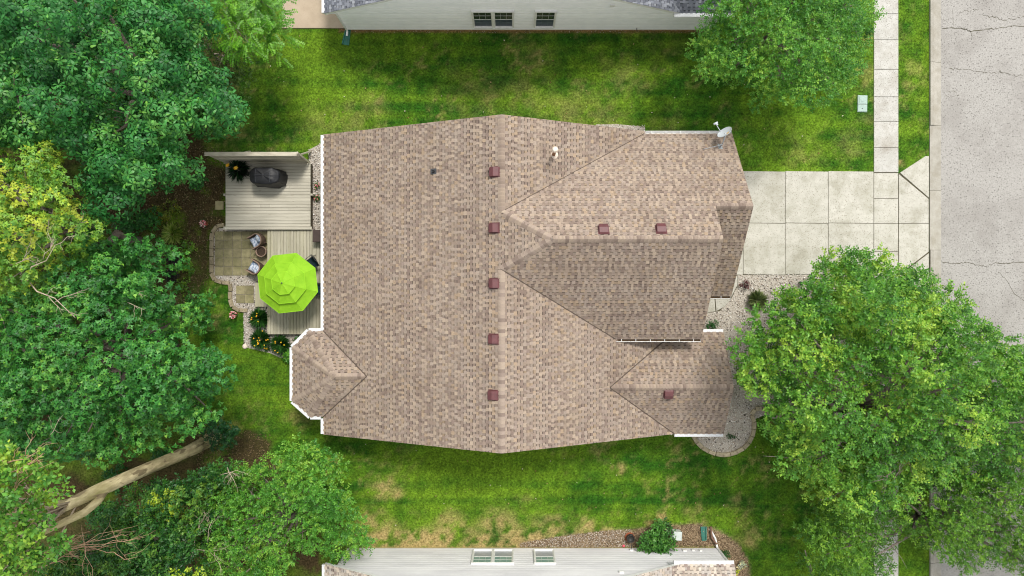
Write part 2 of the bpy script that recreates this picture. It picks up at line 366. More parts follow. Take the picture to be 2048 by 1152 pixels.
# ---------------------------------------------------------------- road, curb, sidewalk, driveway
g = F / D
def gxp(px): return (px - 1024) / g
def gyp(py): return (576 - py) / g
road = struct(MB().box(gxp(1881), 60, -300, 300, -.05, .012).build('road', 'asphalt'))
def crack(pts, w=.02):
    mb = MB(); P = []
    for (a, b) in zip(pts[:-1], pts[1:]):
        for t in np.linspace(0, 1, 9)[:-1]:
            P.append((a[0] + (b[0] - a[0]) * t, a[1] + (b[1] - a[1]) * t + R.gauss(0, 1.1)))
    P.append(pts[-1]); vs = []; fs = []
    for i, p in enumerate(P):
        x, y = XY(*p); ww = w * R.uniform(.35, 1.2)
        if i in (0, len(P) - 1): ww *= .2
        vs += [(x, y - ww / 2, .016), (x + .01, y + ww / 2, .016)]
        if i: fs.append((2 * i - 2, 2 * i, 2 * i + 1, 2 * i - 1))
    mb.add(vs, fs).build('crack', 'crack', road)
for pts, w in [([(1883, 57), (1920, 56), (1945, 64), (1975, 58), (2005, 56), (2025, 52), (2110, 54)], .045), ([(1883, 42), (1905, 36), (1930, 22), (1955, 20)], .02), ([(1957, 29), (1985, 34), (2003, 40), (2030, 38), (2070, 28)], .026),
               ([(1920, 55), (1938, 60), (1944, 72), (1942, 80)], .018), ([(1895, 138), (1925, 138), (1955, 144), (1985, 147), (2010, 145), (2030, 152), (2060, 147)], .024), ([(1883, 524), (1910, 527), (1935, 524), (1965, 533), (1990, 527), (2048, 525), (2100, 528)], .035),
               ([(1995, 542), (2015, 565), (2030, 590), (2052, 604)], .02), ([(1890, 182), (1915, 184)], .015), ([(1888, 192), (1905, 193), (1918, 190)], .015), ([(1905, 296), (1930, 300)], .012), ([(1905, 20), (1906, 52)], .012), ([(1952, 192), (1962, 192)], .02), ([(1998, 140), (2003, 147)], .015)]:
    crack(pts, w)
curb = struct(MB().box(gxp(1858.6), gxp(1881.4), -40, 40, -.1, .02).build('curb', 'joint'))
ys = [-260, -130, 0, 125, 251, 381, 500, 625, 750, 875, 1000, 1125, 1250, 1375]
for a, b in zip(ys[:-1], ys[1:]):
    x0, x1 = gxp(1858.5), gxp(1881.5); y1, y0 = gyp(a) - .008, gyp(b) + .008
    drop = 250 < a < 500
    prof = [(x0, .0), (x0, .05 if drop else .11), (x0 + .16, .05 if drop else .115), (x0 + .27, .035 if drop else .05), (x0 + .36, .026), (x1, .022), (x1, -.05), (x0, -.05)]
    n = len(prof); vs = [(x, y0, z) for x, z in prof] + [(x, y1, z) for x, z in prof]
    fs = [tuple(range(n)), tuple(range(n, 2 * n))[::-1]] + [((i + 1) % n, i, n + i, n + (i + 1) % n) for i in range(n)]
    MB().add(vs, fs).build('curb_segment', 'concrete_curb', curb)
def slab(poly, parent, m='concrete', z=.035, name='slab'):
    cx = sum(p[0] for p in poly) / len(poly); cy = sum(p[1] for p in poly) / len(poly)
    P = [XY(p[0] + (.45 if p[0] < cx else -.45), p[1] + (.45 if p[1] < cy else -.45)) for p in poly]
    MB().prism(P, -.06, z + R.uniform(-.003, .003), .008).build(name, m, parent)
side = struct(MB().box(gxp(1747), gxp(1796.5), gyp(1500), gyp(-300), -.1, .006).build('sidewalk', 'joint'))
sy = [-190, -135, -80, -25, 28, 80, 139, 194, 243, 295, 345]
for a, b in zip(sy[:-1], sy[1:]): slab([(1747, a), (1796.5, a), (1796.5, b), (1747, b)], side, 'concrete_walk')
sy = [551] + [551 + 53 * i for i in range(1, 16)]
for a, b in zip(sy[:-1], sy[1:]): slab([(1747, a), (1796.5, a), (1796.5, b), (1747, b)], side, 'concrete_walk')
drv = struct(MB().prism([XY(*p) for p in [(1395, 343), (1747, 346), (1797, 347), (1851, 314), (1858, 314), (1858, 586), (1797, 550), (1395, 550)]], -.1, .008).build('driveway', 'joint'))
for a, b in ((1395, 1486), (1486, 1570), (1570, 1656), (1656, 1747)):
    slab([(a, 342), (b, 343), (b, 447), (a, 446)], drv); slab([(a, 446), (b, 447), (b, 550), (a, 549)], drv)
for a, b in ((346, 397), (397, 447), (447, 503), (503, 551)): slab([(1747, a), (1796, a), (1796, b), (1747, b)], drv)
slab([(1796.5, 348), (1857, 397.5), (1857, 447), (1796.5, 447)], drv)
slab([(1799, 346), (1851, 312), (1857.5, 312), (1857.5, 396)], drv)
slab([(1796.5, 447), (1857, 447), (1857, 504), (1796.5, 550)], drv)
slab([(1857.5, 506), (1857.5, 588), (1850, 588), (1798, 551)], drv)
walk = struct(MB().prism([XY(*p) for p in [(1380, 551), (1476, 551), (1476, 570), (1462, 598), (1440, 622), (1405, 628), (1380, 628)]], -.1, .012).build('walkway', 'joint'))
slab([(1380, 552), (1475, 552), (1475, 570), (1461, 597), (1380, 597)], walk, z=.04)
slab([(1430, 598), (1461, 598), (1450, 613), (1432, 622.5)], walk, z=.04)
slab([(1380, 598), (1429, 598), (1431, 623), (1410, 627), (1380, 627)], walk, z=.04)

# ---------------------------------------------------------------- shingled roofs
BROWN = [lin(c) for c in [(164, 148, 133), (159, 143, 128), (152, 136, 122), (168, 152, 135), (163, 144, 123), (143, 127, 115), (137, 121, 111), (157, 143, 131), (150, 135, 124), (160, 146, 133)]]
SLATE = [lin(c) for c in [(138, 142, 152), (126, 130, 140), (114, 118, 128), (150, 154, 162), (106, 110, 120)]]
TAUPE = [lin(c) for c in [(206, 194, 180), (192, 182, 170), (176, 164, 152), (200, 186, 170), (152, 138, 130), (186, 178, 170)]]
def clip2(poly, conv):
    out = poly; n = len(conv)
    for i in range(n):
        (x0, y0), (x1, y1) = conv[i], conv[(i + 1) % n]; inp, out = out, []
        if not inp: break
        sd = [(x1 - x0) * (p[1] - y0) - (y1 - y0) * (p[0] - x0) for p in inp]
        for k in range(len(inp)):
            a, b = inp[k - 1], inp[k]; sa, sb = sd[k - 1], sd[k]
            if sb >= 0:
                if sa < 0: t = sa / (sa - sb); out.append((a[0] + (b[0] - a[0]) * t, a[1] + (b[1] - a[1]) * t))
                out.append(b)
            elif sa >= 0: t = sa / (sa - sb); out.append((a[0] + (b[0] - a[0]) * t, a[1] + (b[1] - a[1]) * t))
    return out
def shingles(polys, parent, pal, e=.143, lift=.0, seed=1, origin=None):
    """polys: convex 3-D polygons lying in one plane; builds every course and tab as geometry in one mesh"""
    rr = random.Random(seed)
    P = [Vector(p) for p in polys[0]]; n = None
    for i in range(len(P)):
        c = (P[(i + 1) % len(P)] - P[i]).cross(P[(i + 2) % len(P)] - P[(i + 1) % len(P)])
        if c.length > 1e-4: n = c.normalized(); break
    if n.z < 0: n = -n
    u = Vector((0, 0, 1)).cross(n).normalized(); v = n.cross(u).normalized()
    o = min((Vector(p) for q in polys for p in q), key=lambda p: p.dot(v))
    V = []; FA = []; C = []
    for q in polys:
        Q = [((Vector(p) - o).dot(u), (Vector(p) - o).dot(v)) for p in q]
        ar = sum(Q[i][0] * Q[(i + 1) % len(Q)][1] - Q[(i + 1) % len(Q)][0] * Q[i][1] for i in range(len(Q)))
        if ar < 0: Q = Q[::-1]
        u0 = min(p[0] for p in Q); u1 = max(p[0] for p in Q); v0 = min(p[1] for p in Q); v1 = max(p[1] for p in Q)
        for j in range(int(math.floor(v0 / e + 1e-6)), int(math.ceil(v1 / e))):
            row = random.Random(seed * 1000 + j); x = -40 + row.uniform(0, .3); tab = row.random() < .5; batch = row.choice(pal); left = 0
            off = row.gauss(0, .004)
            x = u0 - row.uniform(0, .3)
            while x < u1:
                tab = not tab; w = rr.uniform(.09, .17) if tab else rr.uniform(.08, .15)
                a, b = j * e, (j + 1) * e
                pl = clip2([(x, a), (x + w, a), (x + w, b), (x, b)], Q)
                x += w
                if len(pl) < 3: continue
                h0 = .022 if tab else .012; h1 = .009 if tab else .003
                cc = rr.choice(pal) if rr.random() < .75 else batch
                k = rr.uniform(.9, 1.08) * (1.0 if tab else .88); cc = (cc[0] * k, cc[1] * k, cc[2] * k)
                i0 = len(V)
                for (pu, pv) in pl:
                    t = (pv - a) / e; h = h0 + (h1 - h0) * t + lift
                    V.append(o + u * pu + v * pv + n * h); C.append(cc)
                FA.append(tuple(range(i0, i0 + len(pl))))
                if not tab and len(pl) == 4:      # printed shadow band of the laminated shingle
                    i0 = len(V)
                    for pu, pv in ((pl[0][0], b - .042), (pl[1][0], b - .042), (pl[1][0], b - .001), (pl[0][0], b - .001)):
                        V.append(o + u * pu + v * pv + n * (h0 + (h1 - h0) * (pv - a) / e + lift + .0012)); C.append(tuple(q_ * .46 for q_ in cc))
                    FA.append((i0, i0 + 1, i0 + 2, i0 + 3))
                bot = [p for p in pl if p[1] - a < 1e-5]
                if len(bot) >= 2:
                    xa = min(p[0] for p in bot); xb = max(p[0] for p in bot); i0 = len(V)
                    for pu, hh in ((xa, h0), (xb, h0), (xb, -.004), (xa, -.004)):
                        V.append(o + u * pu + v * (a - .0005) + n * (hh + lift)); C.append(tuple(q_ * .8 for q_ in cc))
                    FA.append((i0 + 3, i0 + 2, i0 + 1, i0))
                if tab and len(pl) == 4:
                    for pu in (pl[0][0], pl[2][0]):
                        i0 = len(V)
                        for pv, hh in ((a, h0), (b, h1), (b, -.003), (a, -.003)):
                            V.append(o + u * pu + v * pv + n * (hh + lift)); C.append(cc)
                        FA.append((i0, i0 + 1, i0 + 2, i0 + 3))
    me = bpy.data.meshes.new('shingles'); me.from_pydata([tuple(p) for p in V], [], FA); set_cols(me, np.array(C)); me.update()
    return link('shingles', me, 'shingle', parent, kind='stuff')
def caps(p, q, n1, n2, parent, m='ridge_shingle', hw=.15, e=.145):
    """ridge caps laid along p -> q over two slopes with normals n1, n2"""
    p, q = Vector(p), Vector(q); t = (q - p).normalized(); n1 = Vector(n1).normalized(); n2 = Vector(n2).normalized()
    d1 = n1.cross(t); d2 = n2.cross(t)
    if d1.z > 0: d1 = -d1
    if d2.z > 0: d2 = -d2
    if d1.dot(d2) > .9: d2 = -d1
    up = (n1 + n2).normalized(); L = e + .05
    sec = [(d1 * hw + n1 * .021), (d1 * hw * .45 + n1 * .023), up * .021, (d2 * hw * .45 + n2 * .023), (d2 * hw + n2 * .021)]
    vs = [s + up * .009 for s in sec] + [s + t * L for s in sec] + [s - up * .012 for s in sec]
    fs = [(i, i + 1, 6 + i, 5 + i) for i in range(4)] + [(i, 10 + i, 11 + i, i + 1) for i in range(4)] + [(0, 5, 10), (4, 14, 9)]
    me = bpy.data.meshes.new('ridge_cap'); me.from_pydata([tuple(v) for v in vs], [], fs); me.update()
    for k in range(int((q - p).length / e)):
        link('ridge_cap', me, m, parent, loc=p + t * (k * e))
def slab_roof(polys, name, parent, th=.14, m='white_metal'):
    """sheathing: each polygon thickened downwards"""
    mb = MB()
    for q in polys:
        q = [Vector(p) for p in q]; nn = (q[1] - q[0]).cross(q[2] - q[1])
        if nn.z < 0: q = q[::-1]
        n = len(q); vs = [p - Vector((0, 0, .012)) for p in q] + [p - Vector((0, 0, th)) for p in q]
        fs = [tuple(range(n)), tuple(range(n, 2 * n))[::-1]] + [((i + 1) % n, i, n + i, n + (i + 1) % n) for i in range(n)]
        mb.add(vs, fs)
    return mb.build(name, m, parent)
def gutter(p, q, out, parent, covered=True, hang=0, debris=False, w=.125, d=.11):
    """U-shaped channel along p -> q, hung outwards (out = unit vector)"""
    p, q, out = Vector(p), Vector(q), Vector(out).normalized(); t = (q - p); L = t.length; t.normalize(); z = Vector((0, 0, 1))
    prof = [(0, 0), (0, -d), (w * .75, -d), (w, -.02), (w, .004), (w - .014, .004), (w - .014, -.02), (w * .72, -d + .008), (.012, -d + .008), (.012, 0)]
    vs = [e_ + out * a + z * b for e_ in (p, q) for a, b in prof]; n = len(prof)
    fs = [(i, (i + 1) % n, n + (i + 1) % n, n + i) for i in range(n)] + [tuple(range(n))[::-1], tuple(range(n, 2 * n))]
    mb = MB().add(vs, fs)
    for e_ in (p, q - t * .006):
        c = [e_ + out * a + z * b for a, b in ((.001, -.002), (.001, -d + .001), (w * .74, -d + .001), (w - .002, -.018), (w - .002, 0))]
        mb.add(c + [x + t * .006 for x in c], [(0, 1, 2, 3, 4), (9, 8, 7, 6, 5)])
    go = mb.build('gutter', 'white_metal', parent)
    if covered:
        m2 = MB(); k = max(1, int(L / 1.2))
        for i in range(k):
            a = p + t * (L * i / k + .004); b = p + t * (L * (i + 1) / k - .004); hh = .010 + R.uniform(0, .002)
            m2.add([a + z * (hh + .012) - out * .05, b + z * (hh + .012) - out * .05, b + z * .007 + out * (w - .006), a + z * .007 + out * (w - .006)], [(0, 1, 2, 3)])
        m2.build('leaf_guard', 'guard', go)
    for i in range(hang):
        a = p + t * (L * (i + .5) / hang)
        MB().bar(a + z * .002 + out * .004, a + z * .002 + out * (w - .004), .022, .012).build('hanger', 'white_metal', go)
    if debris:
        m3 = MB()
        for i in range(int(L * 70)):
            c = p + t * R.uniform(.02, L - .02) + out * R.uniform(.03, w - .035) + z * R.uniform(-.055, -.012)
            a = R.uniform(0, 6.28); s_ = R.uniform(.012, .035); dx = Vector((math.cos(a), math.sin(a), R.uniform(-.3, .3))) * s_; dy = Vector((-math.sin(a), math.cos(a), R.uniform(-.5, .5))) * s_ * .5
            m3.add([c - dx, c + dy, c + dx, c - dy], [(0, 1, 2, 3)])
        m3.add([p + out * .014 - z * .06, q + out * .014 - z * .06, q + out * (w - .03) - z * .06, p + out * (w - .03) - z * .06], [(0, 1, 2, 3)])
        m3.build('leaf_debris', 'debris', go, kind='stuff')
    return go
def unit_n(a, b, c):
    n = (Vector(b) - Vector(a)).cross(Vector(c) - Vector(a)).normalized(); return n if n.z > 0 else -n

# ---- the house in the middle
H = thing('house', 'one-storey house with brown tan shingle roof filling the middle of the photo', 'house', (0, 0, 0))
RX, RZ, EX0, EZ = -.42, 6.2, -8.50, 2.60
YN, YS = 6.92, -6.60
sl = (RZ - EZ) / (RX - EX0); sr = .465
zl = lambda x: EZ + sl * (x - EX0)
zr = lambda x: RZ - sr * (x - RX)
EX1 = RX + (RZ - EZ) / sr
GR_Y = 1.89; GP_X = 1.563; GR_Z = zl(GP_X); gs = .771
VD = (GR_Z - RZ) / gs
zgn = lambda y: GR_Z - gs * (y - GR_Y)
zgs = lambda y: GR_Z - gs * (GR_Y - y)
GX1, GXE = 8.17, 9.70
GNY = 6.80; GNZ = zgn(GNY); GSY = -2.2; GSZ = zgs(GSY)
EXR_Y = 3.29; EXR_Z = zgn(EXR_Y); EXS_Y = -.355; EXS_Z = EXR_Z - gs * (EXR_Y - EXS_Y)
WX1 = 9.54; WR_Y = -4.28; WR_Z = 4.05; WE_N, WE_S = -1.98, -6.58; ws = (WR_Z - EZ) / (WR_Y - WE_S); WX0 = RX + (RZ - WR_Z) / sr
PL = lambda x, y: (x, y, zl(x))
PR = lambda x, y: (x, y, zr(x))
left = [[PL(EX0, YS), PL(RX, YS), PL(RX, GR_Y - VD), PL(RX, GR_Y + VD), PL(RX, YN), PL(EX0, YN)], [PL(RX, GR_Y - VD), PL(GP_X, GR_Y), PL(RX, GR_Y + VD)]]
XV = RX + (RZ - GNZ) / sr
right_n = [[PR(RX, GR_Y + VD), PR(XV, GNY), PR(XV + .1, YN), PR(RX, YN)]]
xs = RX + (RZ - GSZ) / sr
ys_ = GR_Y - (GR_Z - zr(4.4)) / gs
right_s = [[PR(RX, YS), PR(EX1, WE_S), PR(WX0, WR_Y), PR(RX, WR_Y)], [PR(RX, WR_Y), PR(WX0, WR_Y), PR(WX0 + (EX1 - WX0) * (ys_ - WR_Y) / (WE_N - WR_Y), ys_), PR(RX, ys_)],
           [PR(RX, ys_), PR(4.4, ys_), PR(RX, GR_Y - VD)], [PR(4.4, ys_), PR(7.05, ys_), PR(EX1, WE_N), PR(EX1, -1.7), PR(4.4, -1.7)]]
gar_n = [[(RX, GR_Y + VD, RZ), (GP_X, GR_Y, GR_Z), (GX1, GR_Y, GR_Z), (GX1, GNY, GNZ), (XV, GNY, GNZ)], [(GX1, EXR_Y, EXR_Z), (GXE, EXR_Y, EXR_Z), (GXE, GNY, GNZ), (GX1, GNY, GNZ)]]
gar_s = [[(RX, GR_Y - VD, RZ), (xs, GSY, GSZ), (GX1, GSY, GSZ), (GX1, GR_Y, GR_Z), (GP_X, GR_Y, GR_Z)]]
ext_s = [[(7.6, EXS_Y, EXS_Z), (GXE, EXS_Y, EXS_Z), (GXE, EXR_Y, EXR_Z), (7.6, EXR_Y, EXR_Z)]]
win_n = [[(WX0, WR_Y, WR_Z), (WX1, WR_Y, WR_Z), (WX1, WE_N, EZ), (EX1, WE_N, EZ)]]
win_s = [[(WX0, WR_Y, WR_Z), (EX1, WE_S, EZ), (WX1, WE_S, EZ), (WX1, WR_Y, WR_Z)]]
BY0, BY1 = -1.94, -5.80; AX, AY, AZ = -7.77, -3.86, 3.56; BRX = EX0 + (AZ - EZ) / sl
B1, B2, B3, B4 = (-9.17, BY0, EZ), (-9.90, -2.68, EZ), (-9.90, -5.09, EZ), (-9.10, BY1, EZ)
apex = (AX, AY, AZ); bre = (BRX, AY, AZ)
bay = [[B1, (EX0, BY0, EZ), bre, apex], [B2, B1, apex], [B3, B2, apex], [B4, B3, apex], [(EX0, BY1, EZ), B4, apex, bre]]
roof = slab_roof(left + right_n + right_s, 'roof', H)
groof = slab_roof(gar_n + gar_s + ext_s, 'garage_roof', H)
wroof = slab_roof(win_n + win_s, 'wing_roof', H)
broof = slab_roof(bay, 'bay_roof', H)
for i, (p, par) in enumerate([(left, roof), (right_n, roof), (right_s, roof), (gar_n, groof), (gar_s, groof), (ext_s, groof), (win_n, wroof), (win_s, wroof)] + [([b], broof) for b in bay]):
    shingles(p, par, BROWN, seed=i + 3)
nL = Vector((-sl, 0, 1)); nRr = Vector((sr, 0, 1)); nGN = Vector((0, gs, 1)); nGS = Vector((0, -gs, 1)); nWN = Vector((0, ws, 1)); nWS = Vector((0, -ws, 1))
caps((RX, YS + .02, RZ), (RX, GR_Y - VD, RZ), nL, nRr, roof); caps((RX, YN - .02, RZ), (RX, GR_Y + VD, RZ), nL, nRr, roof)
caps((RX, GR_Y - VD, RZ), (GP_X, GR_Y, GR_Z), nL, nGS, groof); caps((RX, GR_Y + VD, RZ), (GP_X, GR_Y, GR_Z), nL, nGN, groof)
caps((GX1 - .02, GR_Y, GR_Z), (GP_X, GR_Y, GR_Z), nGN, nGS, groof); caps((GXE - .02, EXR_Y, EXR_Z), (GX1 - .1, EXR_Y, EXR_Z), nGN, nGS, groof)
caps((WX1 - .02, WR_Y, WR_Z), (WX0, WR_Y, WR_Z), nWN, nWS, wroof)
bn = [unit_n(*b[:3]) for b in bay]
caps(B1, apex, bn[0], bn[1], broof, hw=.12); caps(B2, apex, bn[1], bn[2], broof, hw=.12); caps(B3, apex, bn[2], bn[3], broof, hw=.12); caps(B4, apex, bn[3], bn[4], broof, hw=.12)
caps(apex, bre, bn[0], bn[4], broof, hw=.14)
# gutters
gutter((EX0, YN - .02, EZ), (EX0, BY0 + .02, EZ), (-1, 0, 0), H); gutter((EX0, BY1 - .08, EZ), (EX0, YS + .02, EZ), (-1, 0, 0), H)
for a, b in (((EX0 - .12, BY0, EZ), B1), (B1, B2), (B2, B3), (B3, B4), (B4, (EX0 - .12, BY1, EZ))):
    a, b = Vector(a), Vector(b); t = (b - a).normalized(); o_ = Vector((t.y, -t.x, 0))
    if o_.dot((a + b) / 2 - Vector((-8, AY, EZ))) < 0: o_ = -o_
    gutter(a, b, o_, H)
gutter((XV, GNY, GNZ), (GXE - .02, GNY, GNZ), (0, 1, 0), H, covered=False, hang=6)
gutter((xs - .05, GSY, GSZ), (GX1 - .02, GSY, GSZ), (0, -1, 0), H, covered=False, hang=6, debris=True)
gutter((GX1 - .2, EXS_Y, EXS_Z), (GXE - .03, EXS_Y, EXS_Z), (0, -1, 0), H, covered=False, hang=2, debris=True)
gutter((EX1 + .3, WE_N, EZ), (WX1 - .02, WE_N, EZ), (0, 1, 0), H)
gutter((EX1, WE_S, EZ), (WX1 - .02, WE_S, EZ), (0, -1, 0), H)
def valley(a, b, parent, rad=.028):
    a, b = Vector(a), Vector(b); MB().tube([a + Vector((0, 0, .014)), b + Vector((0, 0, .014))], rad, 6).build('valley_flashing', 'roof_board', parent)
valley((RX, GR_Y - VD, RZ), (xs, GSY, GSZ), roof); valley((RX, GR_Y + VD, RZ), (XV, GNY, GNZ), roof, .02); valley((EX0, BY0, EZ), bre, broof); valley((EX0, BY1, EZ), bre, broof); valley((WX0, WR_Y, WR_Z), (EX1, WE_S, EZ), wroof); valley((WX0, WR_Y, WR_Z), (EX1, WE_N, EZ), wroof)
# walls
def walls(name, poly, top, m='siding_tan', parent=H, z0=0):
    MB().prism(poly, z0, top).build(name, m, parent)
def rect(x0, x1, y0, y1): return [(x0, y0), (x1, y0), (x1, y1), (x0, y1)]
walls('wall', rect(-8.05, 6.9, YS + .3, YN - .3), 2.42)
for y in (YS + .3, YN - .42):
    MB().add([(x, yy, z) for yy in (y, y + .12) for x, z in ((-8.0, 2.4), (6.9, 2.4), (RX, RZ - .18))], [(0, 1, 2), (5, 4, 3), (0, 3, 4, 1), (1, 4, 5, 2), (2, 5, 3, 0)]).build('gable_wall', 'siding_tan', H)
walls('garage_wall', rect(4.6, 7.86, GSY + .4, GNY - .4), GNZ - .1)
MB().add([(x, y, z) for x in (7.72, 7.86) for y, z in ((GSY + .4, 3.1), (GNY - .4, 3.1), (GNY - .4, GNZ), (GR_Y, GR_Z - .2), (GSY + .4, GSZ))], [(0, 1, 2, 3, 4), (9, 8, 7, 6, 5), (3, 2, 7, 8), (4, 3, 8, 9), (0, 4, 9, 5), (1, 0, 5, 6), (2, 1, 6, 7)]).build('gable_wall', 'siding_tan', H)
walls('garage_wall', rect(7.86, 9.4, EXS_Y + .3, GNY - .4), EXS_Z - .1)
MB().add([(x, y, z) for x in (9.28, 9.4) for y, z in ((EXS_Y + .3, 2.9), (GNY - .4, 2.9), (EXR_Y, EXR_Z - .2))], [(0, 1, 2), (5, 4, 3), (0, 3, 4, 1), (1, 4, 5, 2), (2, 5, 3, 0)]).build('gable_wall', 'siding_tan', H)
gd = MB()
for k in range(4): gd.box(9.405, 9.44, .6, 5.8, .06 + k * .56, .06 + k * .56 + .545, .01)
gd.build('garage_door', 'white_metal', H)
walls('wing_wall', rect(6.0, 9.2, WE_S + .3, WE_N - .3), 2.42)
MB().add([(x, y, z) for x in (9.08, 9.2) for y, z in ((WE_S + .3, 2.4), (WE_N - .3, 2.4), (WR_Y, WR_Z - .2))], [(0, 1, 2), (5, 4, 3), (0, 3, 4, 1), (1, 4, 5, 2), (2, 5, 3, 0)]).build('gable_wall', 'siding_tan', H)
walls('bay_wall', [(-8.0, BY0 - .3), (-9.05, BY0 - .3), (-9.6, -2.8), (-9.6, -4.97), (-8.98, BY1 + .3), (-8.0, BY1 + .3)], 2.42)
# downspout ends
MB().tube([(EX1 - .1, YS - .02, 2.45), (EX1 - .1, YS - .02, .1)], .04, 8).build('downspout', 'white_metal', H)
# roof vents
def roof_vent(c, n, parent):
    c = Vector(c); n = Vector(n).normalized(); dn = Vector((n.x, n.y, 0)).normalized(); dn = (dn - n * dn.dot(n)).normalized(); s = n.cross(dn)
    mb = MB(); P = lambda a, b, h: c + dn * a + s * b + n * h
    mb.add([P(-.22, -.22, .026), P(.24, -.22, .026), P(.24, .22, .026), P(-.22, .22, .026)], [(0, 1, 2, 3)])
    w = .185
    vs = [P(-.2, -w, .03), P(.22, -w, .06), P(.22, w, .06), P(-.2, w, .03), P(-.16, -w * .92, .09), P(0.02, -w * .95, .19), P(.21, -w * .92, .16), P(.21, w * .92, .16), P(.02, w * .95, .19), P(-.16, w * .92, .09)]
    fs = [(4, 5, 8, 9), (5, 6, 7, 8), (0, 4, 9, 3), (0, 1, 6, 5, 4), (3, 9, 8, 7, 2), (1, 2, 7, 6)]
    f2 = []
    mb.add(vs, fs); o = mb.build('roof_vent', 'vent_brown', parent)
    MB().add([P(.223, -w * .8, .075), P(.223, w * .8, .075), P(.223, w * .8, .135), P(.223, -w * .8, .135)], [(0, 1, 2, 3)]).build('vent_opening', 'dark_metal', o) if True else None
    return o
def on_plane(px, py, zf):
    z = 4.0
    for _ in range(40):
        v = W(px, py, z); z = zf(v.x, v.y)
    return W(px, py, z)
for px, py in ((991, 344), (990, 456), (990, 567), (989, 678), (988, 790)): roof_vent(on_plane(px, py, lambda x, y: zl(x)), nL, H)
for px, py in ((1207, 461), (1322, 460)): roof_vent(on_plane(px, py, lambda x, y: zgn(y)), nGN, H)
roof_vent(on_plane(1337, 786, lambda x, y: WR_Z - ws * (WR_Y - y)), nWS, H)
c = on_plane(1107, 310, lambda x, y: zr(x))
fl = MB().lathe([(.19, .0), (.19, .03), (.13, .07), (.1, .12), (.095, .14)], c.x, c.y, 18, c.z - .03).build('flue', 'pipe_white', roof, True)
MB().lathe([(.075, .1), (.075, 1.05)], c.x, c.y, 14, c.z).build('flue_pipe', 'pipe_rust', roof, True)
MB().lathe([(.07, 1.0), (.12, 1.05), (.125, 1.13), (.1, 1.17), (.1, 1.2), (.06, 1.22)], c.x, c.y, 18, c.z).build('flue_cap', 'pipe_white', roof, True)
c = on_plane(867, 343, lambda x, y: zl(x))
bt = [c + Vector((a, b, sl * a + .026)) for a, b in ((-.13, -.12), (.13, -.12), (.13, .12), (-.13, .12))]
MB().add(bt, [(0, 1, 2, 3)]).build('vent_flashing', 'lead', roof)
MB().lathe([(.075, .0), (.05, .1), (.045, .22), (.032, .22), (.03, .1)], c.x, c.y, 12, c.z).build('plumbing_vent', 'dark_metal', roof, True)

# satellite dish on the garage roof
b = on_plane(1440, 293, lambda x, y: zgn(y))
SD = thing('satellite_dish', 'grey oval satellite dish on a mast at the corner of the garage roof', 'satellite dish', tuple(b))
dc = W(1449, 264, b.z + .62); dn = Vector((-.62, .66, .42)).normalized()
mb = MB(); uu = dn.cross(Vector((0, 0, 1))).normalized(); vv = dn.cross(uu)
vs = [dc - dn * .06]; fs = []
for i, (r, hgt) in enumerate(((.13, -.052), (.25, -.03), (.34, 0), (.35, .006), (.345, -.012), (.25, -.045), (.12, -.07))):
    for k in range(28):
        a = 2 * math.pi * k / 28; vs.append(dc + uu * math.cos(a) * r * .92 + vv * math.sin(a) * r + dn * hgt)
fs += [(0, 1 + k, 1 + (k + 1) % 28) for k in range(28)]
for i in range(6): fs += [(1 + i * 28 + k, 1 + (i + 1) * 28 + k, 1 + (i + 1) * 28 + (k + 1) % 28, 1 + i * 28 + (k + 1) % 28) for k in range(28)]
dish = mb.add(vs, fs).build('dish', 'dish_grey', SD, True)
MB().add([dc + uu * a + vv * c_ + dn * -.008 for a, c_ in ((-.06, -.27), (.06, -.27), (.06, -.21), (-.06, -.21))], [(0, 1, 2, 3)]).build('sticker', 'sticker', dish)
back = dc - dn * .11
MB().tube([b + Vector((0, 0, .02)), b + Vector((0, 0, .3)), back], [.026, .026, .026], 10).build('mast', 'galv', SD, True)
MB().rbox(back.x, back.y, .12, .1, back.z - .08, back.z + .08, .6, .015).build('bracket', 'galv', SD)
low = dc + vv * .3 if vv.z < 0 else dc - vv * .3
tip = W(1432, 247, dc.z - .02)
MB().tube([low - dn * .04, low + dn * .1, tip - Vector((0, 0, .05))], .017, 8).build('feed_arm', 'dish_grey', SD)
MB().tube([tip - Vector((.09, .03, .02)), tip + Vector((.07, .05, 0))], .045, 10).build('receiver', 'dish_grey', SD, True)
MB().tube([tip, tip + (dc - tip).normalized() * .1], [.035, .045], 10).build('feed_horn', 'dish_grey', SD, True)
st = on_plane(1406, 299, lambda x, y: zgn(y))
MB().tube([st + Vector((0, 0, .03)), b + Vector((0, 0, .42))], .013, 8).build('brace', 'galv', SD)
MB().add([b + Vector((a, c_, -gs * c_ + .03)) for a, c_ in ((-.09, -.13), (.09, -.13), (.09, .13), (-.09, .13))], [(0, 1, 2, 3)]).build('foot_plate', 'galv', SD)

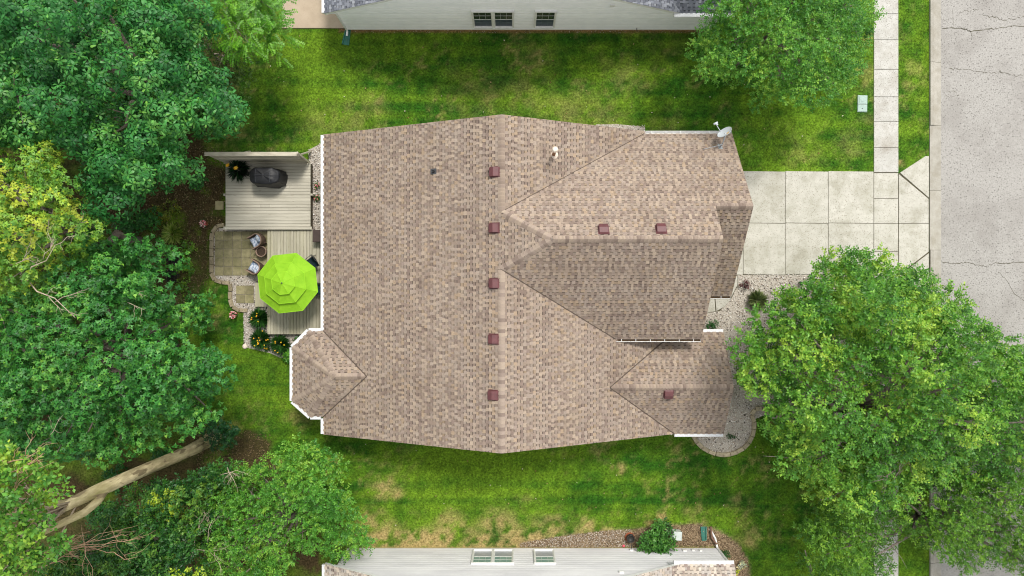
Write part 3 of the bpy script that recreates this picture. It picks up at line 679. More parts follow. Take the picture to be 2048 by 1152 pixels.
# ---------------------------------------------------------------- the two neighbouring houses
def window(parent, x0, x1, z0, z1, Y, s, north):
    f = MB(); t = .055; e = Y + s * .03; o = Y + s * .07
    ya, yb = min(e - s * .05, o), max(e - s * .05, o)
    f.box(x0 - t, x0, ya, yb, z0 - t, z1 + t); f.box(x1, x1 + t, ya, yb, z0 - t, z1 + t)
    f.box(x0, x1, ya, yb, z1, z1 + t)
    ya2, yb2 = min(Y, Y + s * .1), max(Y, Y + s * .1); f.box(x0, x1, ya2, yb2, z0 - t, z0)
    w = f.build('window', 'white_metal', parent); zm = (z0 + z1) / 2
    for k, (a, b_, dep) in enumerate(((z0, zm, .018), (zm, z1, .034))):
        sm = MB(); yy = sorted((Y + s * (dep - .01), Y + s * (dep + .012))); q = .035
        sm.box(x0 + .002, x0 + q, *yy, a, b_); sm.box(x1 - q, x1 - .002, *yy, a, b_); sm.box(x0 + q, x1 - q, *yy, a, a + q); sm.box(x0 + q, x1 - q, *yy, b_ - q, b_ - .001)
        sm.build('sash', 'white_metal', w)
        yp = Y + s * dep
        pn = [(x0 + q, yp, a + q), (x1 - q, yp, a + q), (x1 - q, yp, b_ - q), (x0 + q, yp, b_ - q)]
        MB().add(pn, [(0, 1, 2, 3)]).build('pane', ('glass_screen' if k == 0 else 'glass_dark') if north else ('glass_blind' if k == 0 else 'glass_teal'), w)
        if k == 1 or north:
            ym = Y + s * (dep + .004); gm = MB()
            for i in (1, 2): xx = x0 + (x1 - x0) * i / 3; gm.bar((xx, ym, a + q), (xx, ym, b_ - q), .018, .006)
            gm.bar((x0 + q, ym - s * .0015, (a + b_) / 2), (x1 - q, ym - s * .0015, (a + b_) / 2), .006, .018)
            gm.build('muntin', 'white_metal' if k == 1 else 'glass_blind', w)
def neighbour(label, sgn, Yw, m_sid, pal, capm, bh, ez, slp, x_l, x_r, ridge_x, wall_x0, wall_x1):
    """sgn +1: the house stands at +Y and shows the wall facing -Y"""
    Hn = thing('house', label, 'house', (0, Yw + sgn * 5, 0)); depth = 9.0; Yr = Yw - sgn * .28; Yb = Yw + sgn * depth
    rz = ez + slp * (ridge_x - x_l); xr = ridge_x + (rz - ez) / slp
    wl_ = MB().box(wall_x0, wall_x1, min(Yw + sgn * .04, Yb), max(Yw + sgn * .04, Yb), .0, ez - .05)
    wl_.add([(x, y, z) for y in (Yw + sgn * .04, Yw + sgn * .2) for x, z in ((wall_x0, ez - .05), (min(wall_x1, xr - .4), ez - .05), (ridge_x, rz - .3))], [(0, 1, 2), (5, 4, 3), (1, 4, 5, 2), (2, 5, 3, 0)])
    wall = wl_.build('wall', m_sid, Hn)
    z = .2; prev = None
    while z < rz - .25:
        a, b_ = z, z + bh
        xa = [wall_x0, wall_x1]
        if a > ez - .1:
            xa = [ridge_x - (rz - .2 - a) / slp, ridge_x + (rz - .2 - a) / slp]
        if xa[1] - xa[0] < .3: break
        y0, y1 = Yw - sgn * (.045 if sgn < 0 else .055), Yw - sgn * .004
        ym_ = Yw - sgn * (.03 if sgn < 0 else .05); zm_ = a + bh * .74
        MB().add([(xa[0], y0, a), (xa[1], y0, a), (xa[1], ym_, zm_), (xa[0], ym_, zm_), (xa[1], y1 + sgn * .012, b_ - bh * .1), (xa[0], y1 + sgn * .012, b_ - bh * .1), (xa[1], y1 + sgn * .012, b_), (xa[0], y1 + sgn * .012, b_), (xa[0], Yw + sgn * .03, a + .001), (xa[1], Yw + sgn * .03, a + .001)], [(0, 1, 2, 3), (3, 2, 4, 5), (5, 4, 6, 7), (0, 8, 9, 1)]).build('siding_board', m_sid, wall)
        z = b_
    yy = sorted((Yw - sgn * .01, Yw + sgn * .05)); MB().box(wall_x0 + .01, wall_x1 - .01, *yy, -.1, .198).build('foundation', 'foundation', Hn)
    L_ = [(x_l, Yr, ez), (ridge_x, Yr, rz), (ridge_x, Yb, rz), (x_l, Yb, ez)]; R_ = [(ridge_x, Yr, rz), (xr, Yr, ez), (xr, Yb, ez), (ridge_x, Yb, rz)]
    rf = slab_roof([L_, R_], 'roof', Hn, th=.18); shingles([L_], rf, pal, seed=31 if sgn > 0 else 41); shingles([R_], rf, pal, seed=32 if sgn > 0 else 42)
    caps((ridge_x, Yr + sgn * .02, rz), (ridge_x, Yb - sgn * .02, rz), (-slp, 0, 1), (slp, 0, 1), rf, capm)
    # front wing with its eave on the wall we see
    wy = Yw + sgn * 2.4; wz = ez + 1.45; x_f = 10.0; xv = ridge_x + (rz - wz) / slp
    We = Yr; A = [(xv, wy, wz), (x_f, wy, wz), (x_f, We, ez), (xr, We, ez)]; wy2 = wy + sgn * (abs(wy - We)); B_ = [(xv, wy, wz), (xr, wy2, ez), (x_f, wy2, ez), (x_f, wy, wz)]
    wf = slab_roof([A, B_], 'wing_roof', Hn, th=.16); shingles([A], wf, pal, seed=33 if sgn > 0 else 43); shingles([B_], wf, pal, seed=34 if sgn > 0 else 44)
    gutter((xr - .35, We, ez), (x_f - .02, We, ez), (0, -sgn, 0), Hn, covered=True, debris=False, w=.15)
    gutter((x_l, Yr + sgn * .03, ez), (x_l, Yb, ez), (-1, 0, 0), Hn)
    return Hn, wall
HN, wallN = neighbour('white sided house with grey slate-coloured shingles at the top edge', 1, 12.6, 'siding_white', SLATE, 'ridge_grey', .19, 2.75, .48, -8.42, 7.8, -.4, -7.98, 9.7)
HS, wallS = neighbour('pale grey sided house with taupe shingles at the bottom edge', -1, -12.68, 'siding_grey', TAUPE, 'ridge_shingle', .235, 2.7, .54, -8.42, 7.6, -.4, -7.98, 9.93)
for x0, x1 in ((-1.80, -.93), (-.82, .04), (1.1, 1.98)):
    window(HN, x0, x1, .68, 2.46, 12.535, -1, True); window(HS, x0 - .02, x1 - .02, .62, 2.1, -12.625, 1, False)
# downspouts of the neighbours
MB().tube([(-8.3, 12.4, 2.6), (-8.02, 12.52, 2.3), (-8.02, 12.52, .12), (-8.05, 12.3, .05)], .05, 6).build('downspout', 'white_metal', HN)
MB().box(1.6, 1.75, 12.54, 12.58, 1.95, 2.0).build('wall_vent', 'white_metal', HN) if False else None
MB().box(4.35, 4.55, 12.50, 12.585, 3.0, 3.16, .02).build('wall_vent', 'white_metal', HN)
MB().tube([(6.02, 12.58, .42), (6.02, 12.42, .42), (6.02, 12.42, .34)], .018, 6).build('hose_bib', 'dark_metal', HN)
MB().tube([(9.97, -12.62, 2.55), (9.97, -12.62, .2), (9.9, -12.2, .12), (9.66, -11.75, .08)], .05, 6).build('downspout', 'white_metal', HS)
MB().tube([(9.95, -12.45, .16), (9.72, -12.15, .14), (9.68, -11.62, .1)], .055, 6).build('downspout_extension', 'downspout_brown', HS)
for px, zz, w_ in ((1263, .45, .16), (1369, .5, .18), (1386, .45, .13), (1401, .5, .12)):
    x = (px - 1024) * (D - zz) / F; MB().box(x - w_ / 2, x + w_ / 2, -12.66, -12.585, zz - .06, zz + .09, .015).build('wall_box', 'white_metal', HS)
x = (1243 - 1024) * (D - 3.1) / F; MB().box(x - .1, x + .1, -12.66, -12.56, 3.0, 3.16, .02).build('wall_vent', 'white_metal', HS)
patN = struct(MB().prism([XY(565, -60), XY(702, -60), XY(698, 57), XY(565, 57)], -.05, .06, .012).build('patio_slab', 'concrete_tan'))
def splash(label, px, py, rot, ln=.75, w0=.22, w1=.32):
    x, y = XY(px, py); t = thing('splash_block', label, 'splash block', (x, y, 0), 'splash blocks under the downspouts'); Mx = Matrix.Translation((x, y, .01)) @ Matrix.Rotation(rot, 4, 'Z')
    MB().add([(-ln / 2, -w0 / 2, .03), (ln / 2, -w1 / 2, .02), (ln / 2, w1 / 2, .02), (-ln / 2, w0 / 2, .03)], [(0, 1, 2, 3)]).xf(Mx).build('trough', 'splash_green', t)
    for s in (-1, 1):
        MB().bar((-ln / 2, s * w0 / 2, .04), (ln / 2, s * w1 / 2, .035), .035, .08).xf(Mx).build('rim', 'splash_green', t)
    MB().bar((-ln / 2, -w0 / 2, .04), (-ln / 2, w0 / 2, .04), .035, .085).xf(Mx).build('rim', 'splash_green', t)
splash('green plastic splash block on the lawn at the white house corner', 694, 75, math.radians(-100))
splash('green plastic splash block on the mulch beside the grey house downspout', 1407, 1066, math.radians(92), .65, .2, .26)

# ---------------------------------------------------------------- decks, patio, garden at the back
def px_at(p, q, z): return XY(p, q, z)
ZU, ZL = .50, .36
DU = thing('deck', 'raised wooden deck with boards running crosswise under the black grill', 'deck', (*XY(535, 390), 0))
ux0, uy1 = XY(451, 326, ZU); ux1, uy0 = XY(621, 453, ZU)
n = 20; bw = (uy1 - uy0) / n
for i in range(n):
    y0 = uy0 + i * bw; cut = {6: [.41, .52], 12: [.75], 13: [.75], 14: [.75], 9: [.33]}.get(i, [])
    xs2 = [0] + cut + [1]
    for a, b_ in zip(xs2[:-1], xs2[1:]):
        MB().box(ux0 + (ux1 - ux0) * a + .002, ux0 + (ux1 - ux0) * b_ - .002, y0 + .006, y0 + bw - .006, ZU - .035, ZU + R.uniform(-.002, .002), .005).build('board', 'deck_wood', DU)
x0, y1 = XY(446.5, 453, ZU + .02); x1, y0 = XY(623.5, 459, ZU + .02)
MB().box(x0, x1, y0, y1 - .004, ZU - .03, ZU + .02, .008).build('edge_board', 'deck_wood', DU)
MB().box(ux0 + .02, ux1 - .02, uy0 + .02, uy1 - .02, .05, ZU - .05).build('joist_frame', 'deck_dark', DU)
for p, q in ((448.5, 389), (623, 389)):
    x, y = XY(p, q, ZU); MB().rbox(x, y, .1, .1, .0, ZU - .01, 0, .008).build('post', 'deck_wood', DU)
DL = thing('deck', 'lower wooden deck with boards running lengthwise under the lime umbrella', 'deck', (*XY(590, 565), 0))
lx0, ly1 = XY(534.5, 460, ZL); lx1, ly0 = XY(652, 668.5, ZL); n = 18; bw = (lx1 - lx0) / n
for i in range(n):
    MB().box(lx0 + i * bw + .006, lx0 + (i + 1) * bw - .006, ly0, ly1 - .01, ZL - .035, ZL + R.uniform(-.002, .002), .005).build('board', 'deck_wood_y', DL)
MB().box(lx0 + .02, lx1, ly0 + .02, ly1 - .02, .02, ZL - .04).build('joist_frame', 'deck_dark', DL)
ST = thing('deck_step', 'low wooden step on the gravel beside the lower deck', 'step', (*XY(522, 590), 0))
sx0, sy1 = XY(510, 566, .2); sx1, sy0 = XY(534, 613.5, .2)
for i in range(4):
    w_ = (sx1 - sx0) / 4; MB().box(sx0 + i * w_ + .005, sx0 + (i + 1) * w_ - .005, sy0, sy1, .165, .2, .005).build('board', 'deck_wood_y', ST)
MB().box(sx0 + .02, sx1 - .02, sy0 + .03, sy1 - .03, 0, .16).build('step_frame', 'deck_dark', ST)
# privacy screen along the top of the deck
PS = thing('privacy_screen', 'tall slatted wooden privacy screen standing along the deck edge', 'privacy screen', (*XY(535, 326, ZU), ZU))
sya = uy1 + .03
for i in range(18):
    z0 = ZU + .1 + i * .094; MB().box(ux0 - .1, ux1 - .12, sya, sya + .02, z0, z0 + .082, .003).build('slat', 'screen_wood', PS)
for x in (ux0 + .06, (ux0 + ux1) / 2 - .3, ux1 - .2):
    MB().box(x - .045, x + .045, sya + .022, sya + .11, .0, ZU + 1.86, .006).build('post', 'screen_wood', PS)
MB().box(ux0 - .18, ux1 - .08, sya - .05, sya + .13, ZU + 1.865, ZU + 1.9, .006).build('cap_board', 'screen_wood', PS)
MB().box(ux0 - .05, ux1 - .15, sya - .075, sya - .004, ZU + .02, ZU + .11, .006).build('bottom_rail', 'screen_wood', PS)
MB().box(ux0 - .02, ux1 - .18, sya - .045, sya - .004, ZU + 1.0, ZU + 1.09, .006).build('middle_rail', 'screen_wood', PS)
for x, dx in ((ux0 + 1.0, 0), (ux1 - .12, 0)):
    MB().bar((x, sya + .62, 0.05), (x, sya + .12, ZU + 1.3), .05, .1).build('brace', 'screen_wood', PS)
MB().bar((ux1 - .05, sya - .02, ZU + .05), (ux1 - .05, sya + .1, ZU + 1.9), .09, .05).build('end_post', 'screen_wood', PS)
# grill under its cover
gcx, gcy = XY(534, 354, 1.1); GRL = thing('covered_grill', 'grill under a black fabric cover on the upper deck', 'grill', (gcx, gcy, ZU))
def cover(cx, cy, lx, ly, z0, z1):
    nx, ny, nz = 28, 16, 9; rr = random.Random(5); V = []; Fc = []
    rings = []
    for k in range(nz + 6):
        if k < nz: t = k / (nz - 1); z = z0 + (z1 - z0) * t * .93; sc = 1.05 - .1 * t ** 1.2
        else: t = (k - nz + 1) / 6; z = z0 + (z1 - z0) * (.93 + .07 * math.sin(t * math.pi / 2)); sc = .95 * (1 - t ** 1.35 * .98)
        ring = []
        for i in range(56):
            a = 2 * math.pi * i / 56; ca, sa = math.cos(a), math.sin(a); p = .36
            x = math.copysign(abs(ca) ** p, ca); y = math.copysign(abs(sa) ** p, sa)
            fold = 1 + (.035 * math.sin(a * 9 + 1.3) + .02 * math.sin(a * 17)) * (1 - min(1, k / nz)) + .012 * math.sin(a * 5 + k * .8)
            bulge = .12 if (-.2 < x < .55 and k < nz + 3) else 0
            shx = x * lx / 2 * sc * fold; shy = y * ly / 2 * sc * fold * (1 + (bulge if y < 0 else 0)) * (1 - .22 * max(0, abs(x) - .62) / .38 * (1 if k > 4 else .4))
            zz = z - .14 * max(0, abs(x * sc) - .55) / .45 * (k / nz if k < nz else 1) * (z1 - z0) + .012 * math.sin(x * 7 + y * 5)
            ring.append(len(V)); V.append((cx + shx, cy + shy, zz))
        rings.append(ring)
    for a, b_ in zip(rings[:-1], rings[1:]):
        for i in range(56): j = (i + 1) % 56; Fc.append((a[i], a[j], b_[j], b_[i]))
    Fc.append(tuple(rings[-1]))
    return MB().add(V, Fc)
cover(gcx, gcy, 1.46, .78, ZU + .04, ZU + 1.14).build('cover', 'grill_cloth', GRL, True)
for x in (-.36, .30): MB().tube([(gcx + x, gcy + y, ZU + zz) for y, zz in ((-.43, .75), (-.38, 1.0), (-.3, 1.1), (0, 1.165), (.3, 1.1), (.37, 1.0))], .009, 6).build('seam', 'grill_seam', GRL)
MB().tube([(gcx - .36, gcy + .02, ZU + 1.155), (gcx, gcy + .02, ZU + 1.165), (gcx + .3, gcy + .02, ZU + 1.15)], .007, 6).build('seam', 'grill_seam', GRL)
for sx in (-1, 1):
    for sy in (-1, 1): MB().lathe([(.03, 0), (.03, .1)], gcx + sx * .5, gcy + sy * .26, 10, ZU).build('caster', 'dark_metal', GRL)
# patio pavers
pat = struct(MB().prism([XY(*p) for p in [(430, 463), (534, 463), (534, 566), (509, 566), (509, 607), (472, 607), (472, 570), (430, 552)]], -.05, .012).build('patio', 'gravel_base'))
for i in range(6):
    for j in range(5):
        x0, y1 = XY(430 + i * 17.8, 462.5 + j * 17.8); x1, y0 = XY(430 + (i + 1) * 17.8, 462.5 + (j + 1) * 17.8)
        MB().box(x0 + .009, x1 - .009, y0 + .009, y1 - .009, -.02, .045 + R.uniform(-.004, .004), .008).build('paver', 'paver', pat)
for i in range(2):
    for j in range(2):
        x0, y1 = XY(472.5 + i * 17.8, 571 + j * 17.8); x1, y0 = XY(472.5 + (i + 1) * 17.8, 571 + (j + 1) * 17.8)
        MB().box(x0 + .008, x1 - .008, y0 + .008, y1 - .008, -.02, .045 + R.uniform(-.004, .004), .008).build('paver', 'paver', pat)
x, y = XY(439.5, 411); tag(MB().rbox(x, y, .4, .42, 0, .05, .02, .01).build('stepping_stone', 'paver_tan'), 'square tan stepping stone on bare soil beside the upper deck', 'stepping stone')
def edging(label, path, m, size=.42, wd=.22, h=.11):
    P = [Vector((*XY(*p), 0)) for p in path]; t = thing('stone_edging', label, 'edging', tuple(P[len(P) // 2])); acc = []; d = 0
    dens = []
    for a, b_ in zip(P[:-1], P[1:]):
        k = max(1, int((b_ - a).length / .02)); dens += [a.lerp(b_, i / k) for i in range(k)]
    dens.append(P[-1]); S = [0]
    for a, b_ in zip(dens[:-1], dens[1:]): S.append(S[-1] + (b_ - a).length)
    n = max(1, round(S[-1] / size)); st_ = S[-1] / n
    at = lambda s: dens[min(range(len(S)), key=lambda i: abs(S[i] - s))]
    for i in range(n):
        a, b_ = at(i * st_), at((i + 1) * st_); c_ = at((i + .5) * st_); dr = b_ - a; L_ = dr.length
        c2 = (a + b_) / 2 * .5 + c_ * .5; rot = math.atan2(dr.y, dr.x) + R.gauss(0, .03)
        q = R.uniform(.93, 1.06); mb = MB(); hl, hw = L_ / 2 * .965, wd / 2 * q
        pl = [(-hl, -hw), (hl, -hw * R.uniform(.94, 1)), (hl * R.uniform(.96, 1), hw), (-hl * R.uniform(.96, 1), hw)]
        mb.prism(pl, -.02, h + R.uniform(-.012, .012), .022).xf(Matrix.Translation((c2.x, c2.y, 0)) @ Matrix.Rotation(rot, 4, 'Z')).build('edging_stone', m, t)
edging('brown block edging curving around the back patio', [(450, 451), (441, 450), (433, 455), (426, 465), (424, 475), (424, 545), (425, 553), (432, 561), (440, 564), (459, 566), (463, 573), (461, 585), (461, 602), (465, 612), (473, 619), (484, 621), (496, 621)], 'edging', .40, .19)
edging('tan block edging curving around the rounded front gravel bed', [(1386, 872), (1395, 886), (1408, 898), (1425, 906), (1445, 909.5), (1465, 907), (1484, 898), (1498, 884), (1506, 866), (1508, 845), (1502, 826), (1515, 815), (1560, 830), (1640, 880)], 'edging_tan', .36, .2)
# gravel and chips
def scatter(poly, n, size, pal, name, label, cat, mat_, flat=.34, excl=(), z=.012, oct_=True):
    xs_ = [p[0] for p in poly]; ys2 = [p[1] for p in poly]
    px = NR.uniform(min(xs_), max(xs_), n * 3); py = NR.uniform(min(ys2), max(ys2), n * 3); k = pip(px, py, poly)
    for e in excl: k &= ~pip(px, py, e)
    px, py = px[k][:n], py[k][:n]; n = len(px)
    X = (px - 1024) / g; Y = (576 - py) / g; s = NR.uniform(size[0], size[1], n); a = NR.uniform(0, 6.28, n)
    T = np.array([(1, 0, 0), (0, .72, 0), (-1, 0, 0), (0, -.72, 0), (0.1, 0, flat), (0, 0, -flat)])
    FT = np.array([(0, 1, 4), (1, 2, 4), (2, 3, 4), (3, 0, 4), (1, 0, 5), (2, 1, 5), (3, 2, 5), (0, 3, 5)])
    T = T[None] * NR.uniform(.75, 1.25, (n, 6, 1)); T = T * s[:, None, None]
    co, si = np.cos(a)[:, None], np.sin(a)[:, None]; tl = NR.normal(0, .25, (n, 1))
    x = T[..., 0] * co - T[..., 1] * si + X[:, None]; y = T[..., 0] * si + T[..., 1] * co + Y[:, None]; zz = T[..., 2] + T[..., 0] * tl + z + NR.uniform(0, .02, (n, 1))
    v = np.stack([x, y, zz], -1).reshape(-1, 3); f = (FT[None] + (np.arange(n) * 6)[:, None, None]).reshape(-1, 3)
    pc = np.array([lin(c) for c in pal])[NR.integers(0, len(pal), n)] * NR.uniform(.8, 1.15, (n, 1))
    o = link(name, np_mesh(name, v, f, np.repeat(pc, 6, 0)), mat_); return tag(o, label, cat, kind='stuff')
STONE = [(240, 236, 230), (226, 220, 212), (212, 202, 190), (180, 164, 148), (236, 230, 220), (244, 242, 240), (70, 62, 56), (216, 206, 196)]
def bed(name, poly, pz=.006):
    struct(MB().prism([XY(*p) for p in poly], -.05, pz).build(name, 'gravel_base'))
# concave beds: split into simple pieces
HARD = [[(1380, 540), (1476, 540), (1476, 570), (1462, 598), (1440, 624), (1380, 628)], [(1746, 540), (1797, 540), (1797, 900), (1746, 900)]]
bed('front_gravel_bed', GRAVEL_F)
scatter(GRAVEL_F, 13000, (.02, .045), STONE, 'front_gravel', 'pale pebble gravel in the front bed by the driveway', 'gravel', 'pebble', excl=HARD, z=.02)
bed('back_gravel_bed', [(617, 300), (646, 285), (646, 470), (622, 470)], .007); bed('back_gravel_bed', [(487, 600), (646, 600), (646, 705), (600, 732), (566, 718), (540, 706), (488, 694)], .0075)
bed('back_gravel_bed', [(428, 456), (536, 456), (536, 620), (476, 620), (463, 608), (461, 568), (433, 562), (427, 553)], .007)
scatter(GRAVEL_B, 9000, (.02, .042), STONE, 'back_gravel', 'pale pebble gravel around the back patio and deck', 'gravel', 'pebble', excl=[[(429, 463), (536, 463), (536, 551), (429, 551)], [(472, 571), (508, 571), (508, 607), (472, 607)]], z=.018)
bed('side_gravel_bed', [(1192, 249), (1232, 248), (1290, 254), (1290, 300), (1192, 300)], .007)
scatter(GRAVEL_N, 900, (.016, .034), STONE, 'side_gravel', 'white pebble gravel strip along the north wall of the house', 'gravel', 'pebble', z=.018)
scatter([(1040, 1086), (1110, 1074), (1180, 1064), (1262, 1058), (1262, 1094), (1040, 1094)], 2600, (.014, .034), [(214, 204, 190), (188, 172, 152), (164, 144, 122), (232, 226, 218), (132, 114, 94), (200, 186, 166)], 'mulch_stone', 'pinkish stones and bark mixed along the grey house wall', 'gravel', 'pebble', z=.015)
scatter(MULCH, 5200, (.016, .045), [(180, 156, 126), (160, 136, 108), (132, 110, 86), (196, 174, 144), (110, 92, 72)], 'mulch', 'brown bark mulch bed around the grey house corner', 'mulch', 'chips', flat=.3, z=.012)
scatter([(200, 250), (450, 300), (450, 455), (422, 560), (350, 640), (250, 640), (200, 500)], 5200, (.02, .05), [(124, 108, 78), (104, 90, 64), (150, 132, 98), (88, 76, 56), (104, 108, 66)], 'leaf_litter', 'brown leaf litter on bare soil under the back trees', 'leaf litter', 'chips', flat=.12, z=.012)
scatter([(380, 840), (545, 870), (530, 925), (640, 1010), (600, 1060), (400, 960)], 2200, (.02, .045), [(126, 108, 78), (102, 86, 62), (150, 130, 96), (80, 68, 50)], 'leaf_litter', 'brown leaf litter near the base of the tall leaning-looking trunk', 'leaf litter', 'chips', flat=.12, z=.012)
scatter([(690, 56), (1410, 56), (1410, 66), (690, 66)], 900, (.012, .03), [(176, 140, 98), (150, 116, 80), (206, 196, 180)], 'bare_soil_crumbs', 'tan soil crumbs along the white house wall', 'soil', 'chips', flat=.4, z=.008)
for nm_, pl_, n_, lb_ in (('fallen_petals', [(480, 70), (1700, 70), (1740, 340), (1500, 340), (1000, 225), (640, 262), (480, 300)], 110, 'tiny pale petals and leaf bits scattered on the upper lawn'), ('fallen_petals', [(680, 880), (1003, 912), (1350, 878), (1600, 900), (1600, 1040), (1250, 1050), (740, 1050)], 90, 'tiny pale petals and leaf bits scattered on the lower lawn')):
    scatter(pl_, n_, (.02, .045), [(226, 220, 196), (190, 170, 120), (160, 130, 84)], nm_, lb_, 'petals', 'chips', flat=.15, z=.05)
tag(MB().lathe([(.0, -.02), (.1, .0), (.13, .05), (.09, .1)], *XY(490.5, 692.5), 12).build('round_stone', 'pipe_white', None, True), 'round pale stone at the corner of the back gravel bed', 'stone')

# umbrella
UX, UY = -10.17, .22
U = thing('patio_umbrella', 'lime green octagonal patio umbrella with three tiers', 'umbrella', (UX, UY, ZL))
a0 = math.atan2(653.4 - 380, 1015 - 936)
def tier(r0, z0, r1, z1, sag, name, segs=6):
    mb = MB(); n = 8; V = []; Fc = []; K = segs; rows = 5
    for j in range(rows + 1):
        t = j / rows
        for i in range(n * K):
            k, f_ = divmod(i, K); f_ /= K
            A = a0 + 2 * math.pi * k / n; B = a0 + 2 * math.pi * (k + 1) / n
            r = r0 + (r1 - r0) * t; z = z0 + (z1 - z0) * (t ** 1.08)
            x = (math.cos(A) * (1 - f_) + math.cos(B) * f_) * r; y = (math.sin(A) * (1 - f_) + math.sin(B) * f_) * r
            z -= sag * math.sin(math.pi * f_) * (r / r1) * math.sin(math.pi * min(1, t * .8 + .1))
            V.append((UX + x, UY + y, z))
    m_ = n * K
    for j in range(rows):
        for i in range(m_): l = (i + 1) % m_; Fc.append((j * m_ + i, (j + 1) * m_ + i, (j + 1) * m_ + l, j * m_ + l))
    o = mb.add(V, Fc).build(name, 'lime_cloth', U)
    for k in range(n):                                   # piping along the hem, panel seams
        p = [V[rows * m_ + k * K], V[rows * m_ + ((k + 1) * K) % m_]]
        MB().tube(p, .009, 5).build('hem', 'lime_trim', o)
        MB().tube([Vector(V[j * m_ + k * K]) + Vector((0, 0, .004)) for j in range(rows + 1)], .005, 4).build('seam', 'lime_trim', o)
    return o
tier(.82, 2.70, 1.42, 2.42, .03, 'canopy'); tier(.42, 3.00, .97, 2.775, .03, 'canopy_tier'); tier(.02, 3.22, .54, 3.06, .02, 'canopy_tier')
MB().lathe([(.02, 3.18), (.035, 3.23), (.03, 3.27), (.012, 3.29)], UX, UY, 10).build('finial', 'lead', U, True)
MB().tube([(UX, UY, ZL), (UX, UY, 3.12)], .022, 12).build('pole', 'dark_metal', U, True)
for k in range(8):
    A = a0 + 2 * math.pi * k / 8; MB().tube([(UX, UY, 3.05), (UX + math.cos(A) * 1.38, UY + math.sin(A) * 1.38, 2.405)], .008, 5).build('rib', 'dark_metal', U)
MB().lathe([(.25, .0), (.25, .04), (.2, .08), (.04, .1), (.035, .28)], UX, UY, 24, ZL + .001).build('base', 'dark_metal', U, True)
# table and sling chairs under it
TB = thing('patio_table', 'round dark patio table under the lime umbrella', 'table', (UX, UY, ZL))
MB().lathe([(.05, .68), (.56, .68), (.58, .70), (.56, .72), (.05, .722)], UX, UY, 32, ZL).build('tabletop', 'dark_metal', TB, True)
for k in range(4):
    A = .7 + k * math.pi / 2; MB().tube([(UX + math.cos(A) * .2, UY + math.sin(A) * .2, ZL + .69), (UX + math.cos(A) * .46, UY + math.sin(A) * .46, ZL + .01)], .018, 8).build('leg', 'dark_metal', TB)
def sling_chair(label, x, y, rot, m):
    t = thing('sling_chair', label, 'chair', (x, y, ZL), 'chairs around the umbrella table'); Mx = Matrix.Translation((x, y, ZL)) @ Matrix.Rotation(rot, 4, 'Z')
    sec = [(.27, .43), (.1, .41), (-.12, .395), (-.22, .42), (-.27, .55), (-.31, .75), (-.36, .95)]
    V = []; Fc = []
    for a, z in sec:
        for k in range(7): yy = -.25 + .5 * k / 6; V.append((a - .05 * (1 - (yy / .25) ** 2) * (1 if z > .5 else 0), yy, z - .015 * (1 - (yy / .25) ** 2)))
    for i in range(len(sec) - 1):
        for k in range(6): Fc.append((i * 7 + k, (i + 1) * 7 + k, (i + 1) * 7 + k + 1, i * 7 + k + 1))
    MB().add(V, Fc).xf(Mx).build('sling', m, t, True)
    for s in (-1, 1):
        MB().tube([(a, s * .265, z) for a, z in sec], .014, 8).xf(Mx).build('side_rail', 'dark_metal', t, True)
        MB().tube([(.24, s * .3, 0), (.24, s * .3, .62), (.1, s * .3, .65), (-.3, s * .3, .66)], .014, 8).xf(Mx).build('armrest', 'dark_metal', t, True)
        MB().tube([(-.2, s * .28, .42), (-.34, s * .3, 0)], .014, 8).xf(Mx).build('leg', 'dark_metal', t, True)
    MB().tube([(-.36, y_, .95 + .02 * (1 - (y_ / .265) ** 2)) for y_ in (-.265, -.13, 0, .13, .265)], .014, 8).xf(Mx).build('top_rail', 'dark_metal', t, True)
sling_chair('dark blue sling chair showing past the upper right rim of the lime umbrella', *XY(618, 527, 1.2), math.radians(218), 'sling')
sling_chair('teal patterned sling chair between the lime umbrella and the white gutter', *XY(634, 578, .8), math.radians(172), 'sling_pattern')
# deck box
bx, by = XY(636, 471.5, .9); DB = thing('deck_box', 'dark brown storage box on the deck against the house', 'box', (bx, by, ZL))
MB().box(bx - .24, bx + .3, by - .28, by + .26, ZL, ZL + .5, .01).build('box_body', 'box_brown', DB)
MB().box(bx - .26, bx + .32, by - .3, by + .28, ZL + .502, ZL + .56, .02).build('lid', 'box_brown', DB)
